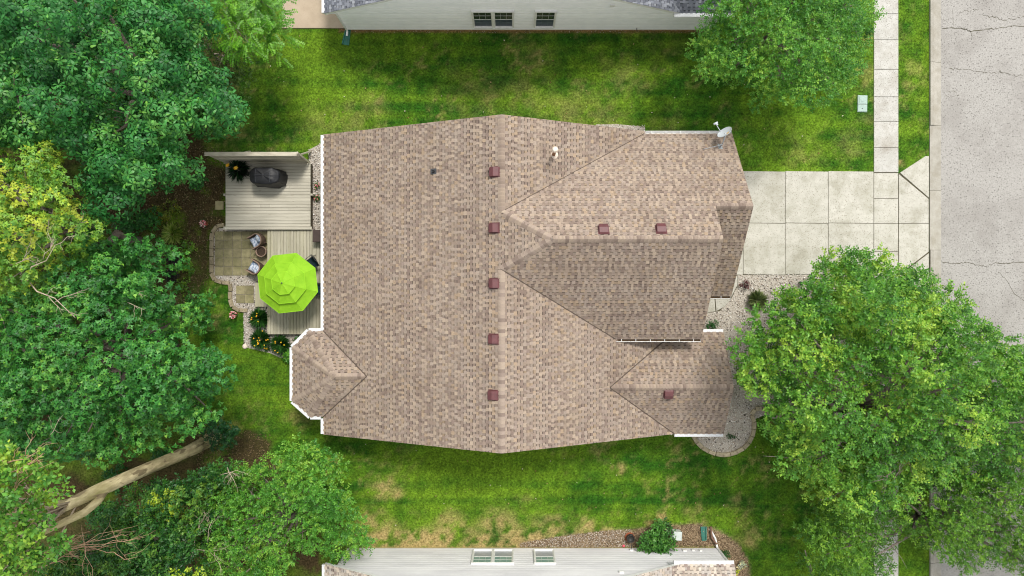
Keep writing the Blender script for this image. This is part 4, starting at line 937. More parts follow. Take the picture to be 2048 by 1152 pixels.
# wicker armchairs
def wicker_chair(label, cx, cy, rot):
    t = thing('wicker_armchair', label, 'chair', (cx, cy, .045), 'wicker armchairs on the patio'); Mx = Matrix.Translation((cx, cy, .045)) @ Matrix.Rotation(rot, 4, 'Z')
    # faces +x ; back at -x
    def shell(r0, r1, name, m, ztop, zbot):
        V = []; Fc = []; K = 20; path = []
        for i in range(K + 1):
            u_ = i / K
            if u_ < .25: q = u_ / .25; x, y = .34 - q * .36, -1
            elif u_ > .75: q = (u_ - .75) / .25; x, y = -.02 + q * .36, 1
            else: a = math.pi * ((u_ - .25) / .5); x, y = -.02 - math.sin(a) * .33, -math.cos(a)
            zt = ztop(abs(u_ - .5) * 2); path.append((x, y, zt))
        for (x, y, zt) in path:
            for w_, z in ((r1, zbot), (r1 * 1.03, zt), (r0, zt), (r0, zbot)):
                V.append((x * (w_ / .31) if x < -.02 else x, y * w_, z))
        for i in range(K):
            for k in range(4): l = (k + 1) % 4; Fc.append((i * 4 + k, i * 4 + l, (i + 1) * 4 + l, (i + 1) * 4 + k))
        Fc += [(0, 1, 2, 3), (K * 4 + 3, K * 4 + 2, K * 4 + 1, K * 4)]
        MB().add(V, Fc).xf(Mx).build(name, m, t)
        return path
    zt = lambda s: .84 - .24 * min(1, max(0, (s - .15) / .4)) ** 1.0
    path = shell(.27, .31, 'backrest', 'wicker', zt, .2)
    MB().tube([(x * (.29 / .31 if x < -.02 else 1), y * .29, z + .015) for x, y, z in path], .028, 8).xf(Mx).build('arm_rim', 'wicker_light', t, True)
    MB().box(-.27, .32, -.265, .265, .2, .34, .02).xf(Mx).build('seat', 'wicker', t)
    cu = MB(); V = []; Fc = []; n = 9
    for j in range(n):
        for i in range(n):
            u_, v_ = i / (n - 1) * 2 - 1, j / (n - 1) * 2 - 1; V.append((.06 + u_ * .26, v_ * .25, .345 + .11 * (1 - abs(u_) ** 4) ** .5 * (1 - abs(v_) ** 4) ** .5))
    for j in range(n - 1):
        for i in range(n - 1): Fc.append((j * n + i, j * n + i + 1, (j + 1) * n + i + 1, (j + 1) * n + i))
    cu.add(V, Fc).xf(Mx).build('seat_cushion', 'cushion', t, True)
    V2 = [(-.21 + .07 * (1 - ((x - .06) / .26) ** 2) * 1.0 + (z - .345) * .9 - (x - .06) * .25, y * .8, .62 + (x - .06) * .75) for x, y, z in V]
    MB().add(V2, Fc).xf(Mx).build('back_pillow', 'cushion', t, True)
    for sx in (-.22, .3):
        for sy in (-.26, .26): MB().tube([(sx, sy, 0), (sx, sy, .22)], [.02, .028], 8).xf(Mx).build('leg', 'wicker', t, True)
wicker_chair('wicker armchair with patterned cushions below the upper deck edge', *XY(514, 481, .5), math.radians(208))
wicker_chair('wicker armchair with patterned cushions beside the umbrella rim', *XY(511, 536, .5), math.radians(150))
px_, py_ = XY(522.5, 503, .4); PT = thing('round_planter', 'round brown planter full of soil between the wicker armchairs', 'planter', (px_, py_, .045))
MB().lathe([(.18, 0), (.22, .2), (.245, .36), (.265, .38), (.265, .42), (.225, .42), (.215, .36)], px_, py_, 28, .045).build('pot', 'wicker_light', PT, True)
MB().lathe([(.0, .355), (.22, .365)], px_, py_, 28, .045).build('soil', 'soil', PT)

# ---------------------------------------------------------------- utility things
x, y = XY(1724.5, 207.5); MT = thing('meter_pit', 'pale green utility cover set in the lawn by the sidewalk', 'utility cover', (x, y, 0))
MB().rbox(x, y, .48, .82, -.05, .045, -.02, .03).build('frame', 'lid_green', MT)
MB().rbox(x + .0, y + .18, .33, .36, .046, .06, -.02, .02).build('lid', 'lid_green', MT)
MB().lathe([(.1, .0), (.1, .008), (.06, .01)], x, y + .18, 16, .061).build('lid_boss', 'lid_green', MT)
MB().rbox(x, y - .04, .46, .012, .046, .05, -.02).build('seam', 'joint', MT); MB().lathe([(.03, .0), (.028, .006)], x - .02, y - .24, 12, .046).build('port', 'dark_metal', MT)
x, y = XY(1354, 1072, .4); AC = thing('utility_pedestal', 'pale grey utility box beside the big round shrub', 'utility box', (x, y, 0))
MB().rbox(x, y, .42, .38, 0, .42, -.05, .02).build('cabinet', 'unit_grey', AC); MB().rbox(x, y, .46, .42, .421, .46, -.05, .02).build('lid', 'unit_grey', AC)
x, y = XY(1261, 1077, .3); HP = thing('hanging_pot', 'round black pot with a hoop handle on the mulch', 'pot', (x, y, 0))
MB().lathe([(.1, 0), (.22, .03), (.24, .05), (.2, .05)], x, y - .03, 24).build('saucer', 'terracotta', HP, True)
MB().lathe([(.1, .055), (.19, .2), (.2, .36), (.17, .4), (.15, .36), (.13, .3)], x, y, 24).build('bowl', 'pot_dark', HP, True)
MB().tube([(x + .02 + .09 * math.cos(a), y + .2 + .06 * math.sin(a), .42 + .03 * math.sin(a)) for a in np.linspace(-.6, 3.8, 12)], .012, 6).build('handle', 'dark_metal', HP, True)
MB().tube([(x + .03, y - .18, .2), (x + .06, y - .55, .35)], .016, 6).build('hose_end', 'dark_metal', HP, True)
x, y = XY(1247, 1091); FLW = MB().lathe([(.0, .06), (.05, .08), (.07, .05), (.03, .0)], x, y, 10).build('pink_ball', 'pink', None, True); tag(FLW, 'small pink ball on the mulch beside the black pot', 'ball')
# ---------------------------------------------------------------- foliage machinery
TPL = {'ovate': (np.array([(0, 0, 0), (.45, .3, .05), (1, 0, -.1), (.45, -.3, .05)]), np.array([(0, 2, 1), (0, 3, 2)])),
       'maple': (np.array([(0, 0, 0), (.2, -.46, -.03), (.5, -.19, .03), (1, 0, -.12), (.5, .19, .03), (.2, .46, -.03)]), np.array([(0, 1, 2), (0, 2, 3), (0, 3, 4), (0, 4, 5)])),
       'obov': (np.array([(0, 0, 0), (.4, -.14, .03), (.78, -.21, 0), (1, 0, -.16), (.78, .21, 0), (.4, .14, .03)]), np.array([(0, 1, 5), (1, 2, 4), (1, 4, 5), (2, 3, 4)])),
       'blade': (np.array([(0, 0, 0), (.5, .06, .16), (1, 0, -.05), (.5, -.06, .16)]), np.array([(0, 2, 1), (0, 3, 2)]))}
def unit(a): return a / (np.linalg.norm(a, axis=-1, keepdims=True) + 1e-9)
def leaves(name, pos, dr, nr, size, col, kind, parent, mat_='leaf'):
    T, FT = TPL[kind]; m = len(T); n = len(pos); dr = unit(dr); nr = unit(nr - dr * (nr * dr).sum(-1, keepdims=True)); sd = np.cross(nr, dr)
    s = size[:, None, None]
    v = pos[:, None] + (T[None, :, 0:1] * dr[:, None] + T[None, :, 1:2] * sd[:, None] + T[None, :, 2:3] * nr[:, None]) * s
    f = (FT[None] + (np.arange(n) * m)[:, None, None]).reshape(-1, 3)
    return link(name, np_mesh(name, v.reshape(-1, 3), f, np.repeat(col, m, 0)), mat_, parent)
def rnd_dirs(n, zmin=-1.0):
    z = NR.uniform(zmin, 1, n); a = NR.uniform(0, 6.283, n); r = np.sqrt(np.clip(1 - z * z, 0, 1)); return np.stack([r * np.cos(a), r * np.sin(a), z], 1)
def perp_pair(a):
    h = np.where(np.abs(a[:, 2:3]) < .9, np.array([[0, 0, 1.]]), np.array([[1., 0, 0]])); p = unit(np.cross(a, h)); return p, np.cross(a, p)
def pal_mix(pal, t):
    P = np.array([lin(c) for c in pal]); x = np.clip(t, 0, .9999) * (len(P) - 1); i = x.astype(int); f = (x - i)[:, None]; return P[i] * (1 - f) + P[i + 1] * f
def crown(parent, C, Rr, kind, leaf, per, nl, pal, style='rosette', squash=.8, colvar=.27, yellow=None, zmin=-.45):
    """C (n,3) clump centres, Rr (n,) radii -> one leaf mesh"""
    cnt = np.maximum(4, (per * Rr ** 2)).astype(int); ci = np.repeat(np.arange(len(C)), cnt); n = len(ci)
    d = rnd_dirs(n, zmin); rad = Rr[ci] * NR.uniform(.62, 1.08, n)
    # lumps inside one clump: bend the radius with a few random directions
    lum = rnd_dirs(len(C) * 4).reshape(len(C), 4, 3); dot = (lum[ci] * d[:, None]).sum(-1).max(-1); rad = rad * (.72 + .36 * dot)
    p = C[ci] + d * rad[:, None] * np.array([1, 1, squash]); ax = unit(d * .9 + np.array([0, 0, .55]) + NR.normal(0, .22, (n, 3)))
    ct = NR.random(len(C)); st_ = NR.random(n)
    k = nl; si = np.repeat(np.arange(n), k); N = len(si); A = ax[si]; u_, v_ = perp_pair(A)
    j = np.tile(np.arange(k), n)
    if style == 'rosette':
        ph = j * (6.283 / k) + np.repeat(NR.uniform(0, 6.28, n), k) + NR.normal(0, .25, N); be = NR.uniform(-.6, .15, N); be[j == 0] += .9
        pr = u_ * np.cos(ph)[:, None] + v_ * np.sin(ph)[:, None]; dr = pr * np.cos(be)[:, None] + A * np.sin(be)[:, None]; nr = A * np.cos(be)[:, None] - pr * np.sin(be)[:, None]
        pos = p[si] + dr * .02
    elif style == 'twig':
        t = (j + .5) / k; ph = j * 2.4 + np.repeat(NR.uniform(0, 6.28, n), k); pr = u_ * np.cos(ph)[:, None] + v_ * np.sin(ph)[:, None]
        dr = pr * .8 + A * .55 + NR.normal(0, .15, (N, 3)); nr = A * .55 + np.array([0, 0, .75]) - pr * .2 + NR.normal(0, .28, (N, 3)); pos = p[si] + A * ((t - .6) * leaf * 3.2)[:, None]
    else:   # pinnate: leaflet pairs along an arching stalk
        t = (j // 2 + .5) / (k / 2); sidev = np.where(j % 2 == 0, 1, -1)[:, None]
        oa = unit(d * np.array([1, 1, .2]) + NR.normal(0, .5, (n, 3)) * np.array([1, 1, .3]))[si]; up = np.tile(np.array([[0, 0, 1.]]), (N, 1)); lat = unit(np.cross(up, oa))
        pos = p[si] + oa * (t * leaf * 4.5)[:, None] - up * (t ** 2 * leaf * 1.6)[:, None]; dr = lat * sidev + oa * .25 - up * .15; nr = up + oa * .3 * t[:, None] + lat * sidev * .1
    tt = np.clip(.55 * ct[ci][si] + .5 * st_[si] + .25 * NR.random(N) - .15, 0, 1)
    col = pal_mix(pal, tt) * NR.uniform(1 - colvar, 1 + colvar, (N, 1))
    if style == 'rosette': mk = (j == 0); col[mk] = col[mk] * np.array([1.5, 1.2, .85])          # pale new leaf in the heart of each whorl
    if yellow:
        yc, frac = yellow; py_m = (NR.random(len(C)) < frac)[ci] & (d[:, 2] > .25) & (NR.random(n) < .75); mk = py_m[si]; col[mk] = np.array(lin(yc)) * NR.uniform(.75, 1.2, (mk.sum(), 1))
    sz = leaf * NR.uniform(.7, 1.25, N)
    return leaves('crown', pos, dr, nr, sz, col, kind, parent)
def clumps(poly, zc, zt, ze, r, gap=.8, seed=1, inset=.55, gaps=()):
    rg = np.random.default_rng(seed); W_ = np.array([XY(p[0], p[1], zc) for p in poly]); mn, mx = W_.min(0), W_.max(0); P = [tuple(w) for w in W_]
    pts = []; tries = rg.uniform(mn, mx, (9000, 2)); ins = pip(tries[:, 0], tries[:, 1], P); ed = edge_d(tries[:, 0], tries[:, 1], P)
    dmax = ed[ins].max(); out = []
    for (q, i, e) in zip(tries, ins, ed):
        if not i or e < r * inset: continue
        if any((q[0] - o[0]) ** 2 + (q[1] - o[1]) ** 2 < (r * gap * 1.25) ** 2 for o in out): continue
        t = min(1, e / (dmax * .85)); z = ze + (zt - ze) * math.sqrt(max(0, 1 - (1 - t) ** 2)) + rg.normal(0, .5 * r + .15)
        out.append((q[0], q[1], z, e))
    C = []; 
    for x, y, z, e in out:
        # keep the outline where it is in the picture whatever the height of the clump
        k = (D - z) / (D - zc); C.append((x * k, y * k, z))
    C = np.array(C); ok = np.ones(len(C), bool)
    for gx_, gy_, gr_ in gaps:
        px = 1024 + C[:, 0] * F / (D - C[:, 2]); py = 576 - C[:, 1] * F / (D - C[:, 2]); ok &= np.hypot(px - gx_, py - gy_) > gr_
    C = C[ok]; return C, r * rg.uniform(.72, 1.2, len(C))
def tree(name, label, poly, zc, zt, ze, r, kind, leaf, per, nl, pal, style, seed, trunk=None, tr=.18, bark='bark_grey', gap=.8, yellow=None, colvar=.27, gaps=(), inset=.55, limbs=14, squash=.8, under=True, trunk_top=None, group=None, low=False):
    C, Rr = clumps(poly, zc, zt, ze, r, gap, seed, inset, gaps)
    b = Vector((C[:, 0].mean(), C[:, 1].mean(), 0)) if trunk is None else Vector((trunk[0], trunk[1], 0))
    t = thing(name, label, 'tree', tuple(b), group); rr = random.Random(seed)
    ft = trunk_top or ze * .55
    pts = [b + Vector((rr.gauss(0, .05) * i, rr.gauss(0, .05) * i, ft * i / 6)) for i in range(7)]
    rad = [tr * (1.45 if i == 0 else 1.12 - .06 * i) for i in range(7)]
    if limbs: MB().tube(pts, rad, 12).build('trunk', bark, t, True)
    sel = list(range(len(C))); rr.shuffle(sel); top = pts[-1]
    for i in sel[:limbs]:
        e = Vector(C[i]); m1 = top.lerp(e, .35) + Vector((0, 0, (e.z - top.z) * .22)); m2 = top.lerp(e, .7) + Vector((rr.gauss(0, .15), rr.gauss(0, .15), (e.z - top.z) * .12))
        mb = MB().tube([top - Vector((0, 0, .2)), m1, m2, e], [tr * .55, tr * .36, tr * .2, tr * .06], 7)
        for _ in range(5):
            s = m1.lerp(e, rr.uniform(.2, .95)); q = s + Vector((rr.gauss(0, .5), rr.gauss(0, .5), rr.uniform(.1, .6))); mb.tube([s, s.lerp(q, .5) + Vector((rr.gauss(0, .06), rr.gauss(0, .06), 0)), q], [tr * .12, tr * .08, tr * .03], 5)
        mb.build('limb', bark, t, True)
    if under:
        k = np.random.default_rng(seed + 5).random(len(C)) < (.4 if low else .95); C2 = C[k] + np.stack([NR.normal(0, r * .3, k.sum()), NR.normal(0, r * .3, k.sum()), -r * NR.uniform(1.6, 2.8, k.sum())], 1)
        C = np.concatenate([C, C2]); Rr = np.concatenate([Rr, Rr[k] * .9])
    if low:
        Cl, Rl = clumps(poly, ze * .6, ze * .62, ze * .4, r * 1.25, .8, seed + 9, .9); C = np.concatenate([C, Cl]); Rr = np.concatenate([Rr, Rl])
    crown(t, C, Rr, kind, leaf, per, nl, pal, style, squash, colvar, yellow)
    return t, C
DARKG = [(32, 90, 40), (48, 118, 54), (72, 142, 66), (108, 168, 80)]
MAPLE = [(36, 92, 38), (54, 122, 50), (78, 146, 60), (114, 170, 70)]
LIME = [(66, 120, 46), (96, 150, 54), (134, 176, 60), (176, 198, 68)]
PEAR = [(52, 102, 32), (82, 140, 42), (120, 168, 54), (170, 198, 70)]
BRIGHT = [(48, 104, 30), (76, 138, 42), (108, 164, 54), (152, 190, 68)]
tree('buckeye_tree', 'dark green tree with drooping whorled leaves in the top left corner', [(-140, -120), (400, -120), (412, 0), (415, 70), (440, 130), (478, 190), (503, 232), (482, 268), (435, 272), (396, 300), (372, 362), (350, 392), (322, 378), (286, 415), (240, 440), (190, 432), (160, 370), (110, 290), (60, 300), (-140, 330)],
     7.5, 9.6, 5.6, .72, 'obov', .19, 125, 7, DARKG, 'rosette', 11, low=True, tr=.26, gap=1.0, squash=1.2, limbs=10, gaps=((150, 125, 14), (215, 215, 16), (8, 170, 16), (40, 270, 14)))
tree('yellow_maple_tree', 'maple with yellow green leaves at the left edge above the bare twigs', [(-160, 290), (30, 305), (90, 290), (135, 330), (150, 385), (170, 440), (172, 495), (140, 520), (95, 545), (60, 590), (-160, 640)],
     8.5, 10.2, 6.5, .62, 'maple', .115, 165, 7, LIME, 'rosette', 12, low=True, gap=.9, tr=.2, yellow=((190, 204, 70), .2), limbs=8)
T3, C3 = tree('maple_tree', 'broad green maple filling the left side below the yellow maple', [(-160, 560), (60, 560), (100, 520), (150, 500), (165, 455), (215, 445), (265, 470), (300, 490), (338, 540), (335, 600), (372, 608), (402, 592), (412, 632), (405, 668), (425, 690), (455, 735), (472, 770), (445, 800), (450, 850), (435, 880), (400, 862), (340, 884), (270, 900), (190, 940), (120, 925), (-160, 915)],
     7.0, 9.0, 4.8, .66, 'maple', .122, 175, 7, MAPLE, 'rosette', 13, low=True, tr=.24, gap=.95, squash=1.15, limbs=18, gaps=((330, 690, 10), (280, 720, 10), (190, 615, 10)))
T4, C4 = tree('ash_tree', 'tall tree with a long bare olive trunk rising from the left lawn', [(-260, 860), (20, 885), (110, 905), (128, 960), (150, 1000), (100, 1020), (120, 1080), (60, 1160), (60, 1300), (-260, 1300)],
     13.2, 15, 12.2, .55, 'ovate', .15, 95, 7, LIME, 'twig', 14, trunk=(-14.55, -7.35), tr=.30, bark='bark', trunk_top=.5, limbs=0, under=False)
T5, C5 = tree('pear_tree', 'dense mid green tree at the lower left beside the grey house roof', [(430, 945), (470, 915), (520, 930), (560, 890), (600, 878), (640, 890), (672, 915), (690, 955), (700, 985), (735, 1035), (738, 1090), (700, 1130), (640, 1120), (600, 1100), (570, 1150), (540, 1300), (420, 1300), (400, 1080)],
     5.6, 6.9, 4.0, .55, 'ovate', .095, 130, 9, BRIGHT, 'twig', 15, tr=.15, limbs=14, gap=.82, squash=1.1, low=True, gaps=((640, 1085, 12), (555, 965, 6), (625, 1110, 10)))
tree('locust_tree', 'fine-leaved green tree with yellowish tips at the bottom left', [(150, 1080), (215, 1020), (245, 990), (300, 975), (360, 952), (430, 930), (480, 930), (450, 1000), (430, 1080), (440, 1300), (100, 1300), (40, 1180)],
     6.2, 7.6, 4.4, .58, 'ovate', .12, 120, 9, [(30, 74, 32), (44, 96, 38), (70, 120, 40), (110, 144, 44)], 'twig', 16, tr=.17, limbs=18, yellow=((160, 184, 50), .12), gaps=((250, 1010, 10), (370, 990, 8), (190, 1080, 12)))
T6, C6 = tree('shade_tree', 'large bright green shade tree over the front lawn and sidewalk', [(1450, 655), (1490, 640), (1530, 600), (1560, 570), (1600, 560), (1640, 520), (1690, 505), (1720, 488), (1770, 500), (1800, 525), (1850, 515), (1862, 545), (1880, 575), (1930, 590), (1960, 625), (2020, 655), (2060, 690), (2220, 760), (2220, 950), (2060, 940), (1990, 960), (1930, 990), (1840, 985), (1760, 1005), (1700, 1030), (1640, 990), (1600, 960), (1560, 940), (1545, 900), (1500, 870), (1515, 820), (1465, 770), (1455, 745), (1475, 715)],
     5.6, 8.2, 3.4, .74, 'ovate', .12, 140, 9, PEAR, 'twig', 17, low=True, trunk=(15.7, -5.6), tr=.24, limbs=22, gap=.98, squash=1.15, gaps=((1740, 705, 12), (1790, 790, 18), (1700, 825, 8), (1850, 905, 10), (2030, 850, 10), (1995, 905, 12)))
T6b, C6b = tree('street_tree', 'lighter green tree with sparse twigs at the lower right over the road', [(1600, 1040), (1640, 1030), (1700, 1020), (1745, 1000), (1800, 960), (1850, 1000), (1900, 950), (1960, 940), (2060, 920), (2220, 940), (2220, 1150), (2100, 1180), (2000, 1128), (1940, 1142), (1890, 1122), (1860, 1100), (1810, 1075), (1795, 1120), (1760, 1200), (1640, 1210), (1620, 1140), (1605, 1080)],
     4.6, 5.8, 3.0, .5, 'ovate', .095, 112, 9, [(52, 98, 26), (78, 128, 32), (106, 152, 40), (136, 174, 54)], 'twig', 18, tr=.16, limbs=16, gap=.72, low=True, gaps=((1772, 1085, 30), (1690, 1100, 16), (1860, 950, 12), (1830, 1015, 14), (1990, 985, 10), (1925, 1010, 9)))
tree('lawn_tree', 'rounded bright green tree over the sidewalk at the top right', [(1395, -120), (1405, 0), (1400, 60), (1380, 62), (1375, 90), (1400, 120), (1420, 150), (1445, 165), (1490, 180), (1510, 205), (1545, 215), (1590, 218), (1625, 205), (1670, 190), (1700, 170), (1715, 145), (1725, 110), (1745, 75), (1752, 40), (1745, 0), (1745, -120)],
     5.0, 7.0, 3.2, .55, 'ovate', .095, 130, 9, BRIGHT, 'twig', 19, tr=.18, limbs=14, gap=.78, squash=1.1, low=True, gaps=((1417, 112, 8), (1553, 155, 9), (1595, 85, 6)))
tree('sumac_tree', 'bright lime green tree with feathery leaves beside the tan patio slab', [(420, -90), (560, -90), (565, 20), (563, 60), (552, 105), (525, 108), (480, 115), (450, 90), (428, 40)],
     5.5, 6.2, 4.6, .5, 'ovate', .115, 46, 16, [(60, 116, 22), (80, 138, 28), (100, 158, 34), (124, 176, 44)], 'pinnate', 20, trunk=XY(492, 30), tr=.1, limbs=8, colvar=.28)
tree('understory_tree', 'small dim shrubby tree between the feathery tree and the lawn', [(405, 60), (445, 70), (480, 110), (495, 160), (488, 180), (460, 185), (430, 150)], 3.4, 3.8, 2.6, .42, 'ovate', .09, 110, 8, [(40, 70, 26), (58, 92, 34), (84, 116, 42), (104, 134, 50)], 'twig', 21, trunk=XY(452, 125), tr=.05, limbs=6, inset=.2)
tree('sapling', 'young green sapling by the soil edge below the wide maple bare patch', [(372, 600), (410, 585), (415, 640), (400, 660), (376, 650)], 2.6, 3.0, 2.2, .32, 'maple', .12, 110, 6, MAPLE, 'rosette', 22, trunk=XY(392, 622), tr=.03, limbs=5, inset=.1, trunk_top=1.2)
tree('sapling', 'low green sapling beside the foot of the tall bare trunk', [(412, 880), (405, 860), (415, 845), (450, 840), (466, 862), (452, 892), (432, 896)], 2.2, 2.6, 1.8, .34, 'maple', .13, 110, 6, [(26, 70, 40), (36, 92, 48), (50, 108, 56), (60, 120, 60)], 'rosette', 23, trunk=XY(422, 876), tr=.03, limbs=4, inset=.1, trunk_top=1.2)

# trunk of the tall ash: vertical, forked about ten metres up
rr = random.Random(3); base = Vector((-14.55, -7.35, 0))
pts = [base + Vector((.08 * math.sin(i * .9) - .02 * i, .06 * math.cos(i * .7) + .01 * i, i * .9)) for i in range(13)]
tv = []; tf = []; NS = 40
rads = [.40, .31, .28, .265, .255, .25, .245, .24, .235, .235, .235, .21, .17]
for i in range(97):
    q = i / 8; k = min(11, int(q)); f_ = q - k; c_ = pts[k].lerp(pts[k + 1], f_); r_ = rads[k] * (1 - f_) + rads[k + 1] * f_
    for j in range(NS):
        a = 2 * math.pi * j / NS; dn_ = float(fbm(np.array([j * .9 % 36]), np.array([i * .16]), 4, 1.0)[0]) - .5
        rr_ = r_ * (1 + .16 * dn_); tv.append((c_.x + math.cos(a) * rr_, c_.y + math.sin(a) * rr_, c_.z))
for i in range(96):
    for j in range(NS): l = (j + 1) % NS; tf.append((i * NS + j, i * NS + l, (i + 1) * NS + l, (i + 1) * NS + j))
tf.append(tuple(range(96 * NS, 97 * NS)))
MB().add(tv, tf).build('trunk', 'bark', T4, True)
f0 = pts[10]
MB().tube([f0 - Vector((0, .05, .3)), f0 + Vector((.18, -.28, .55)), f0 + Vector((.2, -.42, 1.3)), f0 + Vector((-.1, -.5, 3.2)), f0 + Vector((-.5, -.9, 5))], [.15, .145, .13, .1, .04], 12).build('limb', 'bark', T4, True)
MB().tube([pts[12] - Vector((0, 0, .5)), pts[12] + Vector((-.3, .2, 1.2)), pts[12] + Vector((-.8, .7, 3.0))], [.165, .12, .04], 10).build('limb', 'bark', T4, True)
for i in range(min(26, len(C4))):
    e = Vector(C4[i]); s = pts[11 if i % 2 else 12] + Vector((0, 0, rr.uniform(0, 1))); m = s.lerp(e, .5) + Vector((rr.gauss(0, .2), rr.gauss(0, .2), .2))
    MB().tube([s, m, e], [.035, .022, .008], 6).build('limb', 'dead_wood', T4, True)
def twigs(parent, start, end, rad, depth, m, rr, mb=None, spread=.55):
    own = mb is None; mb = mb or MB(); s, e = Vector(start), Vector(end); L = (e - s).length
    mids = [s.lerp(e, t) + Vector((rr.gauss(0, .05), rr.gauss(0, .05), rr.gauss(0, .03))) * L * (0 if t in (0, 1) else 1) for t in (0, .3, .62, 1)]
    mb.tube(mids, [rad, rad * .8, rad * .6, rad * .3], 6)
    if depth:
        for k in range(rr.choice((3, 4, 4))):
            t = rr.uniform(.25, 1); b_ = s.lerp(e, t); d = (e - s).normalized(); q = Vector((rr.gauss(0, 1), rr.gauss(0, 1), rr.gauss(0, .35))); q = (d * .8 + q * spread).normalized()
            twigs(parent, b_, b_ + q * L * rr.uniform(.3, .6), rad * .5, depth - 1, m, rr, mb, spread)
    if own: mb.build('bare_branch', m, parent, True)
def PW(px, py, z): return W(px, py, z)
rr = random.Random(21)
for a, b_, z, r_ in (((55, 555), (110, 490), 10.3, .024), ((55, 560), (150, 635), 10.0, .028), ((20, 530), (60, 515), 10.4, .02), ((140, 445), (175, 443), 9.6, .016)):
    twigs(T3, PW(*a, z - .6), PW(*b_, z), r_, 2, 'dead_wood', rr)
for a, b_, z in (((255, 605), (290, 620), 9.2), ((265, 580), (285, 595), 9.2), ((290, 660), (255, 685), 8.8), ((205, 800), (235, 790), 9.2), ((100, 870), (120, 835), 9.2), ((250, 690), (256, 650), 9)):
    twigs(T3, PW(*a, z - .4), PW(*b_, z), .014, 1, 'dead_wood', rr)
for a, b_, z in (((20, 1000), (5, 920), 14.2), ((0, 930), (80, 900), 14.2), ((0, 960), (70, 920), 14.4), ((5, 1000), (60, 950), 14.3), ((10, 1075), (55, 1050), 14), ((0, 1015), (40, 1010), 14.2)):
    twigs(T4, PW(*a, z - .3), PW(*b_, z), .022, 2, 'dead_pink', rr)
for a, b_, z in (((10, 1115), (150, 1085), 10.5), ((40, 1110), (200, 1090), 10.3), ((60, 1120), (190, 1078), 10.3), ((20, 1125), (120, 1100), 10.4), ((100, 1100), (215, 1105), 10.2), ((60, 1150), (130, 1110), 10.2)):
    twigs(T4, PW(*a, z - .3), PW(*b_, z), .02, 2, 'dead_pink', rr, spread=.4)
for a, b_, z in (((1735, 770), (1700, 775), 7.9), ((1795, 760), (1760, 755), 8.0), ((1790, 880), (1775, 905), 7.5), ((1790, 965), (1800, 925), 7.2), ((1790, 940), (1765, 960), 7.2), ((1700, 860), (1745, 850), 8)): twigs(T6, PW(*a, z - .5), PW(*b_, z), .03, 2, 'bark_grey', rr, spread=.4)
for a, b_, z in (((1610, 1100), (1625, 1150), 4.6), ((1660, 1070), (1700, 1090), 5.0), ((1640, 1000), (1680, 985), 5.4), ((1985, 870), (2048, 858), 6.2), ((1720, 1050), (1690, 1080), 5.0)): twigs(T6b, PW(*a, z - .3), PW(*b_, z), .022, 2, 'bark_grey', rr, spread=.4)
for a, b_, z in (((455, 935), (470, 965), 7.4), ((440, 950), (475, 940), 7.3), ((380, 1120), (400, 1050), 7.4), ((375, 1110), (440, 1100), 7.2), ((415, 1085), (425, 1040), 7.3)): twigs(T5, PW(*a, z - .4), PW(*b_, z), .016, 2, 'dead_wood', rr, spread=.5)

# ---------------------------------------------------------------- shrubs and flowers
UNDERSHRUBS = [(255, 455, .8, 'between the dark whorled-leaf tree and the maple, farthest left'), (295, 440, .6, 'in the soil gap right of the maple top'), (395, 365, .45, 'beside the upper deck below the dark whorled-leaf tree'), (230, 960, .7, 'above the bare trunk, farther left'), (320, 915, .6, 'above the bare trunk, nearer its foot'), (200, 1030, .7, 'below the bare trunk fork'), (310, 985, .6, 'below the middle of the bare trunk')]
def shrub(name, label, px, py, r, h, kind, leaf, per, nl, pal, style='twig', cat='shrub', flowers=None, group=None, nclump=7, colvar=.3, stem='bark_grey'):
    x, y = XY(px, py, h * .6); t = thing(name, label, cat, (x, y, 0), group); rr = random.Random(int(px * 7 + py)); C = [(x, y, h * .62)]
    for i in range(nclump - 1):
        a = 6.283 * i / max(1, nclump - 1) + rr.uniform(-.3, .3); C.append((x + math.cos(a) * r * .52, y + math.sin(a) * r * .52, h * rr.uniform(.42, .62)))
    C = np.array(C); mb = MB()
    for c_ in C: mb.tube([(x + (c_[0] - x) * .2, y + (c_[1] - y) * .2, 0), tuple(c_)], [.02, .008], 5)
    mb.build('stem', stem, t)
    crown(t, C, np.full(len(C), r * .56), kind, leaf, per / max(.05, r * .56) ** 2 * (r * .56) ** 2 if False else per, nl, pal, style, min(1, h / r * .6), colvar, None, -.3).name = 'foliage'
    if flowers:
        n, cols, sz = flowers; d = rnd_dirs(n, .15); p = np.array([x, y, h * .55]) + d * np.array([r * .95, r * .95, h * .55]) * NR.uniform(.55, 1.05, (n, 1)); K = 6
        si = np.repeat(np.arange(n), K); ph = np.tile(np.arange(K), n) * 6.283 / K; dr = np.stack([np.cos(ph), np.sin(ph), np.full(n * K, .35)], 1); cc = np.array([lin(c_) for c_ in cols])[NR.integers(0, len(cols), n)][si]
        leaves('flowers', p[si] + np.array([0, 0, .03]), dr, np.tile([[0, 0, 1.]], (n * K, 1)), np.full(n * K, sz) * NR.uniform(.8, 1.2, n * K), cc, 'ovate', t, 'flower')['kind'] = 'stuff'
    return t
